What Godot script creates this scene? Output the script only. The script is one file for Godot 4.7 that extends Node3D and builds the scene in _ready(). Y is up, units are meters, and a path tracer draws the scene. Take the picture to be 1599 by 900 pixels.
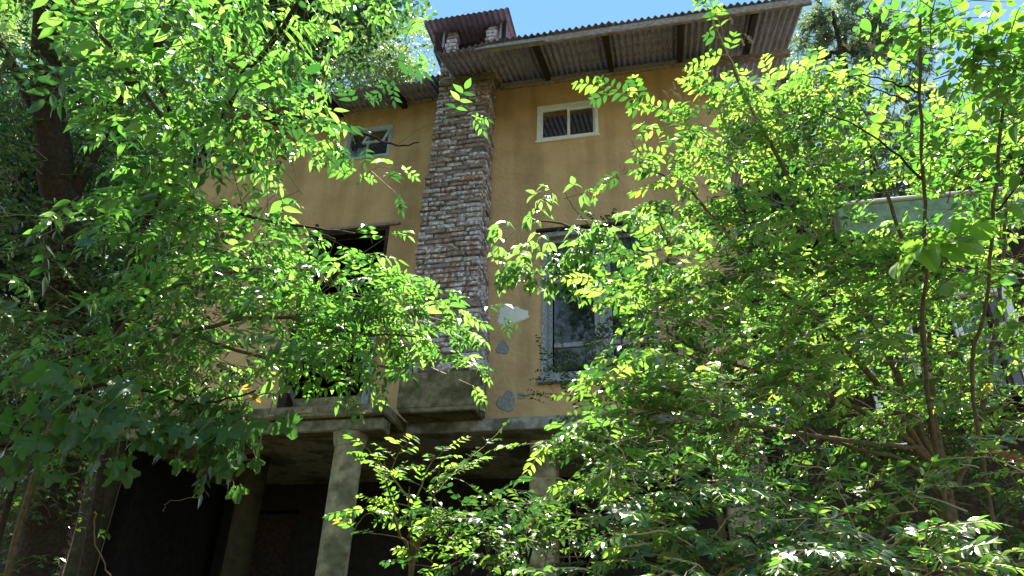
extends Node3D
# An overgrown two-storey house seen from its garden. x runs along the facade, +z comes out of it, y is up; the facade is the plane z = 0.

const EYE := Vector3(0, 1.6, 8.0)
const PITCH := 28.85
const YAW := 13.1
const ROLL := 1.85
const FOCAL := 1150.0

var rng := RandomNumberGenerator.new()
var look: Basis
var M := {}
var leaf_shapes := {}
var leaf_mats := {}
var names := {}
var lean := -0.22                                              # leaves turn their upper side to the midday sun over the house; in the low foreground they open to the garden
var sway := 0.25
var tilt := Vector3.UP                                        # which way the leaves of the spray in hand face


# ------------------------------------------------------------------ small helpers
func rnd(a: float, b: float) -> float:
	return rng.randf_range(a, b)

func rvec() -> Vector3:
	return Vector3(rnd(-1, 1), rnd(-1, 1), rnd(-1, 1))

func lin(r: float, g: float, b: float) -> Color:
	return Color(r, g, b).linear_to_srgb()

func at(px: float, py: float, depth: float) -> Vector3:      # a point of the place, from where it stands in view and how far off it is
	return EYE + look * (Vector3((px - 800.0) / FOCAL, -(py - 450.0) / FOCAL, -1.0) * depth)

func ground_y(x: float, z: float) -> float:
	var rise := 1.0 - smoothstep(0.5, 7.0, z)
	return 1.15 * rise + 0.08 * sin(x * 0.7 + z * 0.4) + 0.05 * sin(x * 1.9 - z * 1.3)

func numbered(called: String) -> String:
	if not names.has(called):
		names[called] = 0
		return called
	names[called] += 1
	return "%s_%03d" % [called, names[called]]

func tag(o: Node, label: String, category: String, group := "", kind := "") -> void:
	if label: o.set_meta("label", label)
	if category: o.set_meta("category", category)
	if group: o.set_meta("group", group)
	if kind: o.set_meta("kind", kind)

func thing(called: String, where: Vector3, label: String, category: String, group := "") -> Node3D:
	var o := Node3D.new()
	o.name = numbered(called)
	add_child(o)
	o.position = where
	tag(o, label, category, group)
	return o

func part(called: String, mesh: Mesh, mat: Material, parent: Node, kind := "") -> MeshInstance3D:
	var o := MeshInstance3D.new()
	o.name = called
	o.mesh = mesh
	o.material_override = null
	if mesh.get_surface_count(): o.set_surface_override_material(0, mat)
	parent.add_child(o, true)
	if kind: o.set_meta("kind", kind)
	return o

func new_st() -> SurfaceTool:
	var st := SurfaceTool.new()
	st.begin(Mesh.PRIMITIVE_TRIANGLES)
	st.set_smooth_group(-1)
	return st

func done(st: SurfaceTool) -> ArrayMesh:
	st.generate_normals()
	return st.commit()

func tri(st: SurfaceTool, a: Vector3, b: Vector3, c: Vector3, n: Vector3) -> void:
	if (b - a).cross(c - a).dot(n) > 0.0:
		var t := b; b = c; c = t
	st.add_vertex(a); st.add_vertex(b); st.add_vertex(c)

func quad(st: SurfaceTool, a: Vector3, b: Vector3, c: Vector3, d: Vector3, n: Vector3) -> void:
	tri(st, a, b, c, n); tri(st, a, c, d, n)

# box with chamfered edges and corners that may be knocked about a little
func cbox(st: SurfaceTool, c: Vector3, s: Vector3, bev := 0.006, jit := 0.0, basis := Basis.IDENTITY) -> void:
	var h := s * 0.5
	bev = minf(bev, minf(h.x, minf(h.y, h.z)) * 0.8)
	var P := {}
	for sx in [-1, 1]:
		for sy in [-1, 1]:
			for sz in [-1, 1]:
				var j := rvec() * jit
				var sg := Vector3(sx, sy, sz)
				for ax in 3:
					var p := Vector3(sx * (h.x - bev), sy * (h.y - bev), sz * (h.z - bev))
					p[ax] = sg[ax] * h[ax]
					P[[sx, sy, sz, ax]] = c + basis * (p + j)
	for ax in 3:
		var u := (ax + 1) % 3
		var v := (ax + 2) % 3
		for s1 in [-1, 1]:
			var n := Vector3.ZERO; n[ax] = s1
			var k := []
			for uv in [[-1, -1], [1, -1], [1, 1], [-1, 1]]:
				var sg := [0, 0, 0]; sg[ax] = s1; sg[u] = uv[0]; sg[v] = uv[1]
				k.append(P[[sg[0], sg[1], sg[2], ax]])
			quad(st, k[0], k[1], k[2], k[3], basis * n)
			for s2 in [-1, 1]:                                # chamfer between faces ax and u
				var n2 := Vector3.ZERO; n2[ax] = s1; n2[u] = s2
				var e := []
				for w in [-1, 1]:
					var sg2 := [0, 0, 0]; sg2[ax] = s1; sg2[u] = s2; sg2[v] = w
					e.append(P[[sg2[0], sg2[1], sg2[2], ax]]); e.append(P[[sg2[0], sg2[1], sg2[2], u]])
				quad(st, e[0], e[1], e[3], e[2], basis * n2)
	for sx in [-1, 1]:
		for sy in [-1, 1]:
			for sz in [-1, 1]:
				tri(st, P[[sx, sy, sz, 0]], P[[sx, sy, sz, 1]], P[[sx, sy, sz, 2]], basis * Vector3(sx, sy, sz))

func box_mesh(c: Vector3, s: Vector3, bev := 0.006, jit := 0.0, basis := Basis.IDENTITY) -> ArrayMesh:
	var st := new_st()
	cbox(st, c, s, bev, jit, basis)
	return done(st)

# a beam from a to b with a rectangular section (w across, h along the up-ish axis)
func beam(st: SurfaceTool, a: Vector3, b: Vector3, w: float, h: float, bev := 0.005, jit := 0.002) -> void:
	var d := (b - a).normalized()
	var side := d.cross(Vector3.UP if absf(d.y) < 0.95 else Vector3.RIGHT).normalized()
	var up := side.cross(d)
	cbox(st, (a + b) * 0.5, Vector3(w, h, a.distance_to(b)), bev, jit, Basis(side, up, side.cross(up)))

# a wall slab along x with rectangular holes, their reveals included
func holed_wall(st: SurfaceTool, x0: float, x1: float, y0: float, y1: float, z0: float, z1: float, holes: Array) -> void:
	var xs := [x0, x1]
	var ys := [y0, y1]
	for h in holes:
		for v in [h.position.x, h.end.x]:
			if v > x0 and v < x1 and not xs.has(v): xs.append(v)
		for v in [h.position.y, h.end.y]:
			if v > y0 and v < y1 and not ys.has(v): ys.append(v)
	xs.sort(); ys.sort()
	for i in xs.size() - 1:
		for j in ys.size() - 1:
			var m := Vector2((xs[i] + xs[i + 1]) * 0.5, (ys[j] + ys[j + 1]) * 0.5)
			var open := false
			for h in holes:
				if h.has_point(m): open = true
			if open: continue
			var a: float = xs[i]; var b: float = xs[i + 1]; var c: float = ys[j]; var d: float = ys[j + 1]
			quad(st, Vector3(a, c, z1), Vector3(b, c, z1), Vector3(b, d, z1), Vector3(a, d, z1), Vector3.BACK)
			quad(st, Vector3(a, c, z0), Vector3(b, c, z0), Vector3(b, d, z0), Vector3(a, d, z0), Vector3.FORWARD)
	for r in [[Rect2(x0, y0, x1 - x0, y1 - y0), 1.0]] + holes.map(func(h): return [h, -1.0]):
		var q: Rect2 = r[0]
		var k: float = r[1]
		var a := q.position; var b := q.end
		quad(st, Vector3(a.x, a.y, z0), Vector3(a.x, a.y, z1), Vector3(a.x, b.y, z1), Vector3(a.x, b.y, z0), Vector3.LEFT * k)
		quad(st, Vector3(b.x, a.y, z0), Vector3(b.x, a.y, z1), Vector3(b.x, b.y, z1), Vector3(b.x, b.y, z0), Vector3.RIGHT * k)
		quad(st, Vector3(a.x, a.y, z0), Vector3(a.x, a.y, z1), Vector3(b.x, a.y, z1), Vector3(b.x, a.y, z0), Vector3.DOWN * k)
		quad(st, Vector3(a.x, b.y, z0), Vector3(a.x, b.y, z1), Vector3(b.x, b.y, z1), Vector3(b.x, b.y, z0), Vector3.UP * k)

# tapered tube through points
func tube(st: SurfaceTool, pts: Array, r0: float, r1: float, sides := 6, smooth := true) -> void:
	var n := pts.size()
	if n < 2: return
	var rings := []
	var side := Vector3.ZERO
	for i in n:
		var d: Vector3 = (pts[mini(i + 1, n - 1)] - pts[maxi(i - 1, 0)]).normalized()
		if side == Vector3.ZERO:
			side = d.cross(Vector3.UP if absf(d.y) < 0.9 else Vector3.RIGHT).normalized()
		side = (side - d * side.dot(d)).normalized()
		var up := d.cross(side)
		var r := lerpf(r0, r1, float(i) / (n - 1))
		var ring := []
		for k in sides:
			var a := TAU * k / sides
			ring.append(pts[i] + (side * cos(a) + up * sin(a)) * r)
		rings.append(ring)
	if smooth: st.set_smooth_group(1)
	for i in n - 1:
		for k in sides:
			var k2 := (k + 1) % sides
			var o: Vector3 = (rings[i][k] + rings[i][k2]) * 0.5 - pts[i]
			quad(st, rings[i][k], rings[i][k2], rings[i + 1][k2], rings[i + 1][k], o)
	st.set_smooth_group(-1)

func curve(pts: Array, per := 5, wob := 0.0) -> Array:        # Catmull-Rom through points
	var out := []
	for i in pts.size() - 1:
		var a: Vector3 = pts[maxi(i - 1, 0)]; var b: Vector3 = pts[i]; var c: Vector3 = pts[i + 1]; var d: Vector3 = pts[mini(i + 2, pts.size() - 1)]
		for k in per:
			var t := float(k) / per
			var p := b.cubic_interpolate(c, a, d, t)
			if wob > 0.0 and (i + k) > 0: p += rvec() * wob
			out.append(p)
	out.append(pts[-1])
	return out


# ------------------------------------------------------------------ materials
func noise_tex(sd: int, freq: float, ramp: Array, octaves := 4, size := 512, kind := FastNoiseLite.TYPE_SIMPLEX_SMOOTH) -> NoiseTexture2D:
	var n := FastNoiseLite.new()
	n.seed = sd; n.frequency = freq; n.noise_type = kind
	n.fractal_octaves = octaves
	var t := NoiseTexture2D.new()
	t.width = size; t.height = size; t.seamless = true; t.noise = n
	if ramp:
		var g := Gradient.new()
		g.offsets = PackedFloat32Array(ramp.map(func(r): return r[0]))
		g.colors = PackedColorArray(ramp.map(func(r): return r[1]))
		t.color_ramp = g
	return t

func bump_tex(sd: int, freq: float, octaves := 4, strength := 6.0) -> NoiseTexture2D:
	var t := noise_tex(sd, freq, [], octaves)
	t.as_normal_map = true
	t.bump_strength = strength
	return t

func surface(tex: Texture2D, scale: float, rough := 0.9, nrm: Texture2D = null, nscale := 1.0, over: Texture2D = null, over_scale := 0.5) -> StandardMaterial3D:
	var m := StandardMaterial3D.new()
	m.albedo_texture = tex
	m.uv1_triplanar = true; m.uv1_world_triplanar = true
	m.uv1_scale = Vector3.ONE * scale
	m.roughness = rough
	m.metallic_specular = 0.35
	m.cull_mode = BaseMaterial3D.CULL_DISABLED
	if nrm:
		m.normal_enabled = true; m.normal_texture = nrm; m.normal_scale = nscale
	if over:
		m.detail_enabled = true
		m.detail_albedo = over
		m.detail_uv_layer = BaseMaterial3D.DETAIL_UV_2
		m.uv2_triplanar = true; m.uv2_world_triplanar = true
		m.uv2_scale = Vector3.ONE * over_scale
	return m

func plain(c: Color, rough := 0.8) -> StandardMaterial3D:
	var m := StandardMaterial3D.new()
	m.albedo_color = c; m.roughness = rough
	m.cull_mode = BaseMaterial3D.CULL_DISABLED
	return m

func leaf_mat(refl: Color, trans: Color, rough := 0.42, spec := 0.5) -> StandardMaterial3D:
	var m := plain(refl, rough)
	m.metallic_specular = spec
	m.backlight_enabled = true
	m.backlight = trans
	return m

func make_materials() -> void:
	var fine := bump_tex(11, 0.06, 5, 5.0)
	var coarse := bump_tex(12, 0.018, 5, 8.0)
	var stain := noise_tex(21, 0.006, [[0.0, Color(0.30, 0.25, 0.15, 0.0)], [0.52, Color(0.30, 0.25, 0.15, 0.0)], [0.72, Color(0.42, 0.35, 0.24, 0.2)], [1.0, Color(0.36, 0.32, 0.24, 0.34)]], 6)
	# ochre lime paint over plaster
	M.ochre = surface(noise_tex(20, 0.012, [[0.0, Color(0.76, 0.635, 0.475)], [0.45, Color(0.80, 0.675, 0.505)], [0.75, Color(0.82, 0.70, 0.525)], [1.0, Color(0.78, 0.66, 0.505)]], 5), 0.35, 0.92, fine, 0.28, stain, 0.16)
	M.ochre.uv2_scale = Vector3(0.55, 0.05, 0.55)                  # rain drawn down the wall
	var moss := noise_tex(23, 0.01, [[0.0, Color(0.2, 0.22, 0.1, 0.0)], [0.45, Color(0.2, 0.22, 0.1, 0.0)], [0.65, Color(0.24, 0.26, 0.13, 0.55)], [1.0, Color(0.2, 0.2, 0.1, 0.8)]], 5)
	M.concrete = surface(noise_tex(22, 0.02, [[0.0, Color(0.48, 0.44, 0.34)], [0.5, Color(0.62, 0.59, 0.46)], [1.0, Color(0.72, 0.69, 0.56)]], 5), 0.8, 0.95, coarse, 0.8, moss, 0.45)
	M.grey_concrete = surface(noise_tex(24, 0.02, [[0.0, Color(0.50, 0.50, 0.48)], [0.5, Color(0.62, 0.62, 0.60)], [1.0, Color(0.72, 0.71, 0.68)]], 5), 0.9, 0.95, coarse, 0.7, moss, 0.3)
	M.block = surface(noise_tex(25, 0.02, [[0.0, Color(0.38, 0.36, 0.28)], [0.5, Color(0.47, 0.45, 0.36)], [1.0, Color(0.56, 0.53, 0.44)]], 5), 0.9, 0.95, coarse, 0.9, moss, 0.6)
	M.plaster_patch = surface(noise_tex(26, 0.03, [[0.0, Color(0.52, 0.53, 0.54)], [1.0, Color(0.66, 0.66, 0.65)]]), 1.5, 0.95, coarse, 0.6)
	M.white_patch = surface(noise_tex(27, 0.03, [[0.0, Color(0.86, 0.88, 0.88)], [1.0, Color(0.95, 0.95, 0.93)]]), 1.5, 0.85, fine, 0.4)
	var grain := noise_tex(30, 0.02, [[0.0, Color(0.46, 0.43, 0.42)], [0.5, Color(0.60, 0.56, 0.55)], [1.0, Color(0.72, 0.68, 0.66)]], 5)
	M.wood = surface(grain, 1.2, 0.85, coarse, 0.6)
	M.dark_wood = surface(noise_tex(31, 0.02, [[0.0, Color(0.15, 0.12, 0.11)], [0.5, Color(0.22, 0.18, 0.16)], [1.0, Color(0.31, 0.26, 0.23)]], 5), 1.2, 0.8, coarse, 0.6)
	M.frame_grey = surface(noise_tex(32, 0.03, [[0.0, Color(0.44, 0.45, 0.48)], [0.5, Color(0.58, 0.60, 0.63)], [1.0, Color(0.70, 0.71, 0.73)]], 5), 1.3, 0.7, fine, 0.4)
	M.white_frame = surface(noise_tex(33, 0.03, [[0.0, Color(0.84, 0.87, 0.85)], [0.5, Color(0.93, 0.95, 0.96)], [1.0, Color(0.96, 0.97, 0.98)]]), 1.3, 0.5, fine, 0.2)
	M.blue_frame = surface(noise_tex(34, 0.03, [[0.0, Color(0.62, 0.70, 0.76)], [1.0, Color(0.78, 0.84, 0.88)]]), 1.3, 0.5, fine, 0.2)
	var rust := noise_tex(36, 0.012, [[0.0, Color(0.42, 0.36, 0.39, 0.0)], [0.48, Color(0.42, 0.36, 0.39, 0.0)], [0.64, Color(0.44, 0.37, 0.40, 0.6)], [1.0, Color(0.38, 0.31, 0.34, 0.9)]], 5)
	M.sheet = surface(noise_tex(35, 0.02, [[0.0, Color(0.52, 0.53, 0.60)], [0.5, Color(0.66, 0.67, 0.76)], [1.0, Color(0.79, 0.80, 0.88)]], 5), 0.9, 0.6, fine, 0.3, rust, 0.7)
	M.sheet.metallic = 0.0
	var streak := noise_tex(37, 0.016, [[0.0, Color(0.40, 0.37, 0.47, 0.0)], [0.48, Color(0.40, 0.37, 0.47, 0.1)], [0.62, Color(0.39, 0.35, 0.44, 0.7)], [1.0, Color(0.32, 0.28, 0.36, 0.9)]], 5)
	M.sheet_dark = surface(noise_tex(38, 0.02, [[0.0, Color(0.58, 0.58, 0.68)], [0.5, Color(0.72, 0.72, 0.84)], [1.0, Color(0.84, 0.85, 0.95)]], 5), 0.9, 0.65, fine, 0.3, streak, 0.8)
	M.sheet_dark.metallic = 0.0
	M.sheet_dark.uv2_scale = Vector3(5.0, 0.6, 0.6)
	M.sheet.uv2_scale = Vector3(3.5, 0.4, 0.4)
	M.sheet_rust = surface(noise_tex(39, 0.02, [[0.0, Color(0.26, 0.23, 0.24)], [0.5, Color(0.36, 0.33, 0.35)], [1.0, Color(0.47, 0.44, 0.47)]], 5), 0.9, 0.7, fine, 0.3, rust, 0.7)
	# bricks: a few firings, all with lime wash and soot that sits across several bricks
	var lime := noise_tex(41, 0.014, [[0.0, Color(0.72, 0.70, 0.69, 0.0)], [0.47, Color(0.72, 0.70, 0.69, 0.0)], [0.56, Color(0.80, 0.81, 0.87, 0.6)], [0.66, Color(0.86, 0.87, 0.93, 0.92)], [1.0, Color(0.90, 0.90, 0.93, 0.95)]], 5)
	var soot := noise_tex(42, 0.012, [[0.0, Color(0.2, 0.16, 0.15, 0.65)], [0.35, Color(0.2, 0.16, 0.15, 0.1)], [0.55, Color(0.62, 0.57, 0.56, 0.0)], [0.68, Color(0.66, 0.62, 0.61, 0.6)], [1.0, Color(0.74, 0.71, 0.70, 0.9)]], 5)
	M.bricks = []
	var tones := [Color(0.55, 0.44, 0.42), Color(0.54, 0.46, 0.46), Color(0.58, 0.46, 0.42), Color(0.52, 0.46, 0.47), Color(0.60, 0.45, 0.37), Color(0.60, 0.56, 0.56), Color(0.66, 0.64, 0.66), Color(0.47, 0.42, 0.43)]
	for i in tones.size():
		var c: Color = tones[i].lightened(0.08)
		M.bricks.append(surface(noise_tex(50 + i, 0.03, [[0.0, c.darkened(0.25)], [0.5, c], [1.0, c.lightened(0.18)]], 4, 256), 2.5, 0.95, coarse, 0.9, lime if i % 2 == 0 or i > 4 else soot, 1.1 + 0.17 * i))
	M.mortar = surface(noise_tex(60, 0.03, [[0.0, Color(0.26, 0.24, 0.23)], [0.5, Color(0.42, 0.40, 0.38)], [1.0, Color(0.64, 0.62, 0.61)]], 5), 1.4, 0.98, coarse, 1.0)
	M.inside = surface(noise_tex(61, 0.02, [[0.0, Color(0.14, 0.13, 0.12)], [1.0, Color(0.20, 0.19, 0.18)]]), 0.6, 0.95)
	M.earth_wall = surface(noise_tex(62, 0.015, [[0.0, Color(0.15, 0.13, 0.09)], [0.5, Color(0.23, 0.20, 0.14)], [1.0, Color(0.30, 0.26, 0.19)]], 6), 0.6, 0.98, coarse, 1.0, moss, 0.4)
	M.soil = surface(noise_tex(63, 0.02, [[0.0, Color(0.20, 0.17, 0.11)], [0.5, Color(0.29, 0.26, 0.16)], [1.0, Color(0.30, 0.33, 0.17)]], 6), 0.35, 0.98, coarse, 1.0)
	M.wing_red = surface(noise_tex(64, 0.02, [[0.0, Color(0.16, 0.12, 0.10)], [0.5, Color(0.22, 0.16, 0.13)], [1.0, Color(0.28, 0.21, 0.17)]], 5), 0.8, 0.95, coarse, 0.8)
	M.wing_green = surface(noise_tex(65, 0.02, [[0.0, Color(0.42, 0.52, 0.42)], [0.6, Color(0.52, 0.63, 0.52)], [1.0, Color(0.60, 0.68, 0.58)]], 5), 0.6, 0.9, fine, 0.5)
	M.bark_grey = surface(noise_tex(70, 0.03, [[0.0, Color(0.24, 0.21, 0.16)], [0.5, Color(0.36, 0.32, 0.25)], [1.0, Color(0.47, 0.43, 0.35)]], 5), 2.2, 0.95, coarse, 0.9)
	M.bark_dark = surface(noise_tex(71, 0.03, [[0.0, Color(0.12, 0.10, 0.08)], [0.5, Color(0.20, 0.17, 0.13)], [1.0, Color(0.30, 0.26, 0.2)]], 5), 2.0, 0.95, coarse, 1.0)
	M.twig_green = plain(lin(0.17, 0.17, 0.06), 0.6)
	M.twig_brown = plain(lin(0.16, 0.11, 0.07), 0.7)
	M.twig_pale = plain(lin(0.36, 0.29, 0.20), 0.7)
	M.bud = plain(lin(0.42, 0.24, 0.12), 0.7)
	M.terracotta = surface(noise_tex(72, 0.03, [[0.0, Color(0.5, 0.26, 0.2)], [1.0, Color(0.66, 0.38, 0.31)]]), 2.0, 0.9)
	M.glass = StandardMaterial3D.new()
	M.glass.albedo_color = Color(0.10, 0.12, 0.13, 0.12)
	M.glass.transparency = BaseMaterial3D.TRANSPARENCY_ALPHA
	M.glass.roughness = 0.03
	M.glass.metallic_specular = 0.9
	M.black_inside = plain(lin(0.03, 0.03, 0.03), 0.95)
	# leaf tones per kind: what they reflect, what they let through
	leaf_mats.privet = [leaf_mat(lin(0.05, 0.10, 0.024), lin(0.24, 0.50, 0.06), 0.31, 0.6), leaf_mat(lin(0.042, 0.085, 0.024), lin(0.15, 0.38, 0.04), 0.30, 0.6), leaf_mat(lin(0.065, 0.115, 0.03), lin(0.38, 0.62, 0.09), 0.33, 0.6), leaf_mat(lin(0.024, 0.055, 0.02), lin(0.045, 0.16, 0.025), 0.28, 0.6), leaf_mat(lin(0.22, 0.16, 0.03), lin(0.60, 0.42, 0.05), 0.45, 0.5)]
	leaf_mats.ash = [leaf_mat(lin(0.045, 0.10, 0.028), lin(0.19, 0.48, 0.06), 0.33, 0.6), leaf_mat(lin(0.04, 0.09, 0.028), lin(0.12, 0.36, 0.045), 0.31, 0.6), leaf_mat(lin(0.058, 0.11, 0.032), lin(0.30, 0.60, 0.10), 0.35, 0.6), leaf_mat(lin(0.024, 0.055, 0.024), lin(0.035, 0.14, 0.025), 0.30, 0.6), leaf_mat(lin(0.22, 0.15, 0.03), lin(0.62, 0.40, 0.06), 0.45, 0.5)]
	leaf_mats.elder = [leaf_mat(lin(0.055, 0.11, 0.034), lin(0.34, 0.60, 0.13), 0.36, 0.5), leaf_mat(lin(0.045, 0.095, 0.034), lin(0.22, 0.48, 0.09), 0.34, 0.5)]
	leaf_mats.broad = [leaf_mat(lin(0.05, 0.11, 0.025), lin(0.24, 0.50, 0.05), 0.32, 0.6), leaf_mat(lin(0.04, 0.09, 0.03), lin(0.11, 0.32, 0.04), 0.30, 0.6)]
	leaf_mats.grape = [leaf_mat(lin(0.03, 0.07, 0.022), lin(0.06, 0.20, 0.03), 0.46, 0.42), leaf_mat(lin(0.04, 0.08, 0.025), lin(0.09, 0.26, 0.035), 0.42, 0.42)]
	leaf_mats.ivy = [leaf_mat(lin(0.025, 0.06, 0.025), lin(0.06, 0.17, 0.025), 0.30, 0.5), leaf_mat(lin(0.018, 0.045, 0.02), lin(0.03, 0.11, 0.02), 0.28, 0.5), leaf_mat(lin(0.04, 0.08, 0.025), lin(0.13, 0.26, 0.03), 0.32, 0.5)]
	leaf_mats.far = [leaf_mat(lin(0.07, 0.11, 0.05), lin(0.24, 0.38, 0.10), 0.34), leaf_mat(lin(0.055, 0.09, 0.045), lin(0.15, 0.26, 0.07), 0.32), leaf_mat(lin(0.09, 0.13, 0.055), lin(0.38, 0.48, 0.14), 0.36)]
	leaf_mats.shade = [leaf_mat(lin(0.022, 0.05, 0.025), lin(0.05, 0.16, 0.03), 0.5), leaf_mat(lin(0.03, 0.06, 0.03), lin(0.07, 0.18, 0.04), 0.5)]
	leaf_mats.needle = [leaf_mat(lin(0.07, 0.105, 0.06), lin(0.13, 0.21, 0.09), 0.5), leaf_mat(lin(0.055, 0.09, 0.06), lin(0.10, 0.17, 0.09), 0.5), leaf_mat(lin(0.09, 0.12, 0.07), lin(0.20, 0.28, 0.12), 0.5)]


# ------------------------------------------------------------------ leaves: unit length along +z, upper side +y
func blade(ratio: float, peak: float, fold: float, droop: float, twist: float, tip: float, n := 5) -> ArrayMesh:
	var st := new_st()
	var rows := []
	for i in n + 1:
		var t := float(i) / n
		var w := ratio * 0.5 * pow(sin(PI * pow(t, peak)), tip)
		if i == 0 or i == n: w = 0.0
		var c := Vector3(0.02 * sin(t * 5.0), -droop * t * t, t)
		var tw := twist * t
		var lx := Vector3(cos(tw), sin(tw) + fold, 0) * w
		var rx := Vector3(-cos(tw), -sin(tw) + fold, 0) * w
		rows.append([c + lx, c, c + rx])
	for side in 2:
		st.set_smooth_group(1 + side)
		for i in n:
			var a: Vector3 = rows[i][side]; var b: Vector3 = rows[i][side + 1]; var c: Vector3 = rows[i + 1][side + 1]; var d: Vector3 = rows[i + 1][side]
			if i == 0: tri(st, rows[0][1], c, d, Vector3.UP)
			elif i == n - 1: tri(st, a, b, rows[n][1], Vector3.UP)
			else: quad(st, a, b, c, d, Vector3.UP)
	return done(st)

func lobed_blade(droop: float, skew: float) -> ArrayMesh:       # five blunt toothed lobes round the stalk, folded along the middle
	var st := new_st()
	var rim := []
	for i in 33:
		var deg := -152.0 + 304.0 * i / 32.0
		var a := deg_to_rad(deg)
		var r := 0.62 + 0.20 * cos(a * 5.0 * 0.94) * (0.6 + 0.4 * cos(a * 0.5)) + 0.14 * cos(a) + (0.035 if i % 2 else -0.02)
		if absf(deg) > 130.0: r *= 0.8
		r *= 0.72 * (1.0 + skew * sin(a))
		rim.append([a, r])
	for s in 2:
		st.set_smooth_group(1 + s)
		for i in 16:
			var ring := []
			for e in [rim[s * 16 + i], rim[s * 16 + i + 1]]:
				for f in [0.5, 1.0]:
					var r: float = e[1] * f
					var x: float = sin(e[0]) * r
					ring.append(Vector3(x, 0.22 * absf(x) - droop * r * r + 0.03 * sin(e[0] * 5.0) * f, 0.24 + cos(e[0]) * r))
			tri(st, Vector3(0, 0.0, 0.24), ring[0], ring[2], Vector3.UP)
			quad(st, ring[0], ring[1], ring[3], ring[2], Vector3.UP)
	return done(st)

func make_leaf_shapes() -> void:
	leaf_shapes.privet = [blade(0.43, 0.95, 0.22, 0.12, 0.2, 0.9), blade(0.46, 0.90, 0.32, 0.28, -0.3, 0.9), blade(0.38, 1.0, 0.12, 0.03, 0.4, 0.9), blade(0.42, 0.92, 0.45, 0.15, 0.6, 0.9)]
	leaf_shapes.ash = [blade(0.36, 0.76, 0.20, 0.22, 0.25, 1.1, 6), blade(0.33, 0.78, 0.32, 0.40, -0.35, 1.1, 6), blade(0.40, 0.72, 0.1, 0.10, 0.15, 1.1, 6)]
	leaf_shapes.elder = [blade(0.52, 0.74, 0.25, 0.25, 0.2, 0.95, 6), blade(0.46, 0.76, 0.35, 0.4, -0.25, 0.95, 6)]
	leaf_shapes.broad = [blade(0.62, 0.75, 0.18, 0.18, 0.2, 0.85, 6), blade(0.56, 0.78, 0.3, 0.3, -0.2, 0.85, 6)]
	leaf_shapes.grape = [lobed_blade(0.35, 0.1), lobed_blade(0.7, -0.12), lobed_blade(0.15, 0.05)]
	leaf_shapes.ivy = [blade(0.62, 0.75, 0.2, 0.15, 0.2, 0.85, 4), blade(0.5, 0.8, 0.3, 0.3, -0.3, 0.85, 4)]
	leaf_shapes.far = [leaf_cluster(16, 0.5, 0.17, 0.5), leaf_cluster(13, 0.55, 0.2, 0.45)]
	leaf_shapes.shade = leaf_shapes.far
	leaf_shapes.needle = [needle_cluster(26), needle_cluster(20)]

func leaf_cluster(n: int, spread: float, size: float, ratio: float) -> ArrayMesh:  # a leafy twig end for far crowns, about one unit across
	var st := new_st()
	for i in n:
		var p := rvec() * spread
		var d := (p + Vector3(0, 0.3, 0) + rvec() * 0.5).normalized()
		var s := d.cross(Vector3.UP + rvec() * 0.6).normalized() * size * ratio
		var l := d * size * rnd(0.8, 1.25)
		var up := s.cross(l).normalized() * size * 0.15
		quad(st, p, p + l * 0.5 + s + up, p + l, p + l * 0.5 - s + up, Vector3.UP)
	return done(st)

func needle_cluster(n: int) -> ArrayMesh:
	var st := new_st()
	for i in n:
		var t := rnd(0, 1)
		var p := Vector3(0, -0.1 * t, t * 0.9)
		var d := (Vector3(rnd(-1, 1), rnd(-0.7, 0.5), rnd(0.2, 1.0))).normalized() * rnd(0.3, 0.5)
		var s := d.cross(rvec()).normalized() * 0.035
		tri(st, p - s, p + s, p + d, Vector3.UP)
	return done(st)


# ------------------------------------------------------------------ plants
class Plant:
	var root: Node3D
	var twigs: SurfaceTool
	var twig_count := 0
	var leaves := {}          # kind -> Array of [Transform3D, shape, tone]

	func put(kind: String, t: Transform3D, shape: int, tone: int) -> void:
		if not leaves.has(kind): leaves[kind] = []
		leaves[kind].append([t, shape, tone])

func plant(called: String, base: Vector3, label: String, category: String, group := "") -> Plant:
	var P := Plant.new()
	P.root = thing(called, base, label, category, group)
	P.twigs = new_st()
	return P

func stem(P: Plant, called: String, pts: Array, r0: float, r1: float, mat: Material, sides := 8, wob := 0.006) -> Array:
	var c := curve(pts, 6, wob)
	var st := new_st()
	var loc := c.map(func(p): return p - P.root.position)
	tube(st, loc, r0, r1, sides)
	part(called, done(st), mat, P.root)
	return c

func twig(P: Plant, pts: Array, r0: float, r1: float) -> void:
	tube(P.twigs, pts.map(func(p): return p - P.root.position), r0, r1, 3, false)
	P.twig_count += 1

func tone_of(kind: String, whole := false) -> int:                            # the fifth tone is a leaf that is turning yellow
	var n: int = leaf_mats[kind].size()
	if n < 5: return rng.randi() % n
	return 4 if not whole and rnd(0, 1) < 0.006 else rng.randi() % 4

func leaf(P: Plant, kind: String, p: Vector3, d: Vector3, up: Vector3, size: float, tone := -1) -> void:
	var z := d.normalized()
	var x := up.cross(z)
	if x.length() < 0.05: x = Vector3.RIGHT.cross(z)
	x = x.normalized()
	var y := z.cross(x)
	if tone < 0: tone = tone_of(kind)
	P.put(kind, Transform3D(Basis(x * size, y * size, z * size), p - P.root.position), rng.randi() % leaf_shapes[kind].size(), tone)

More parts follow.
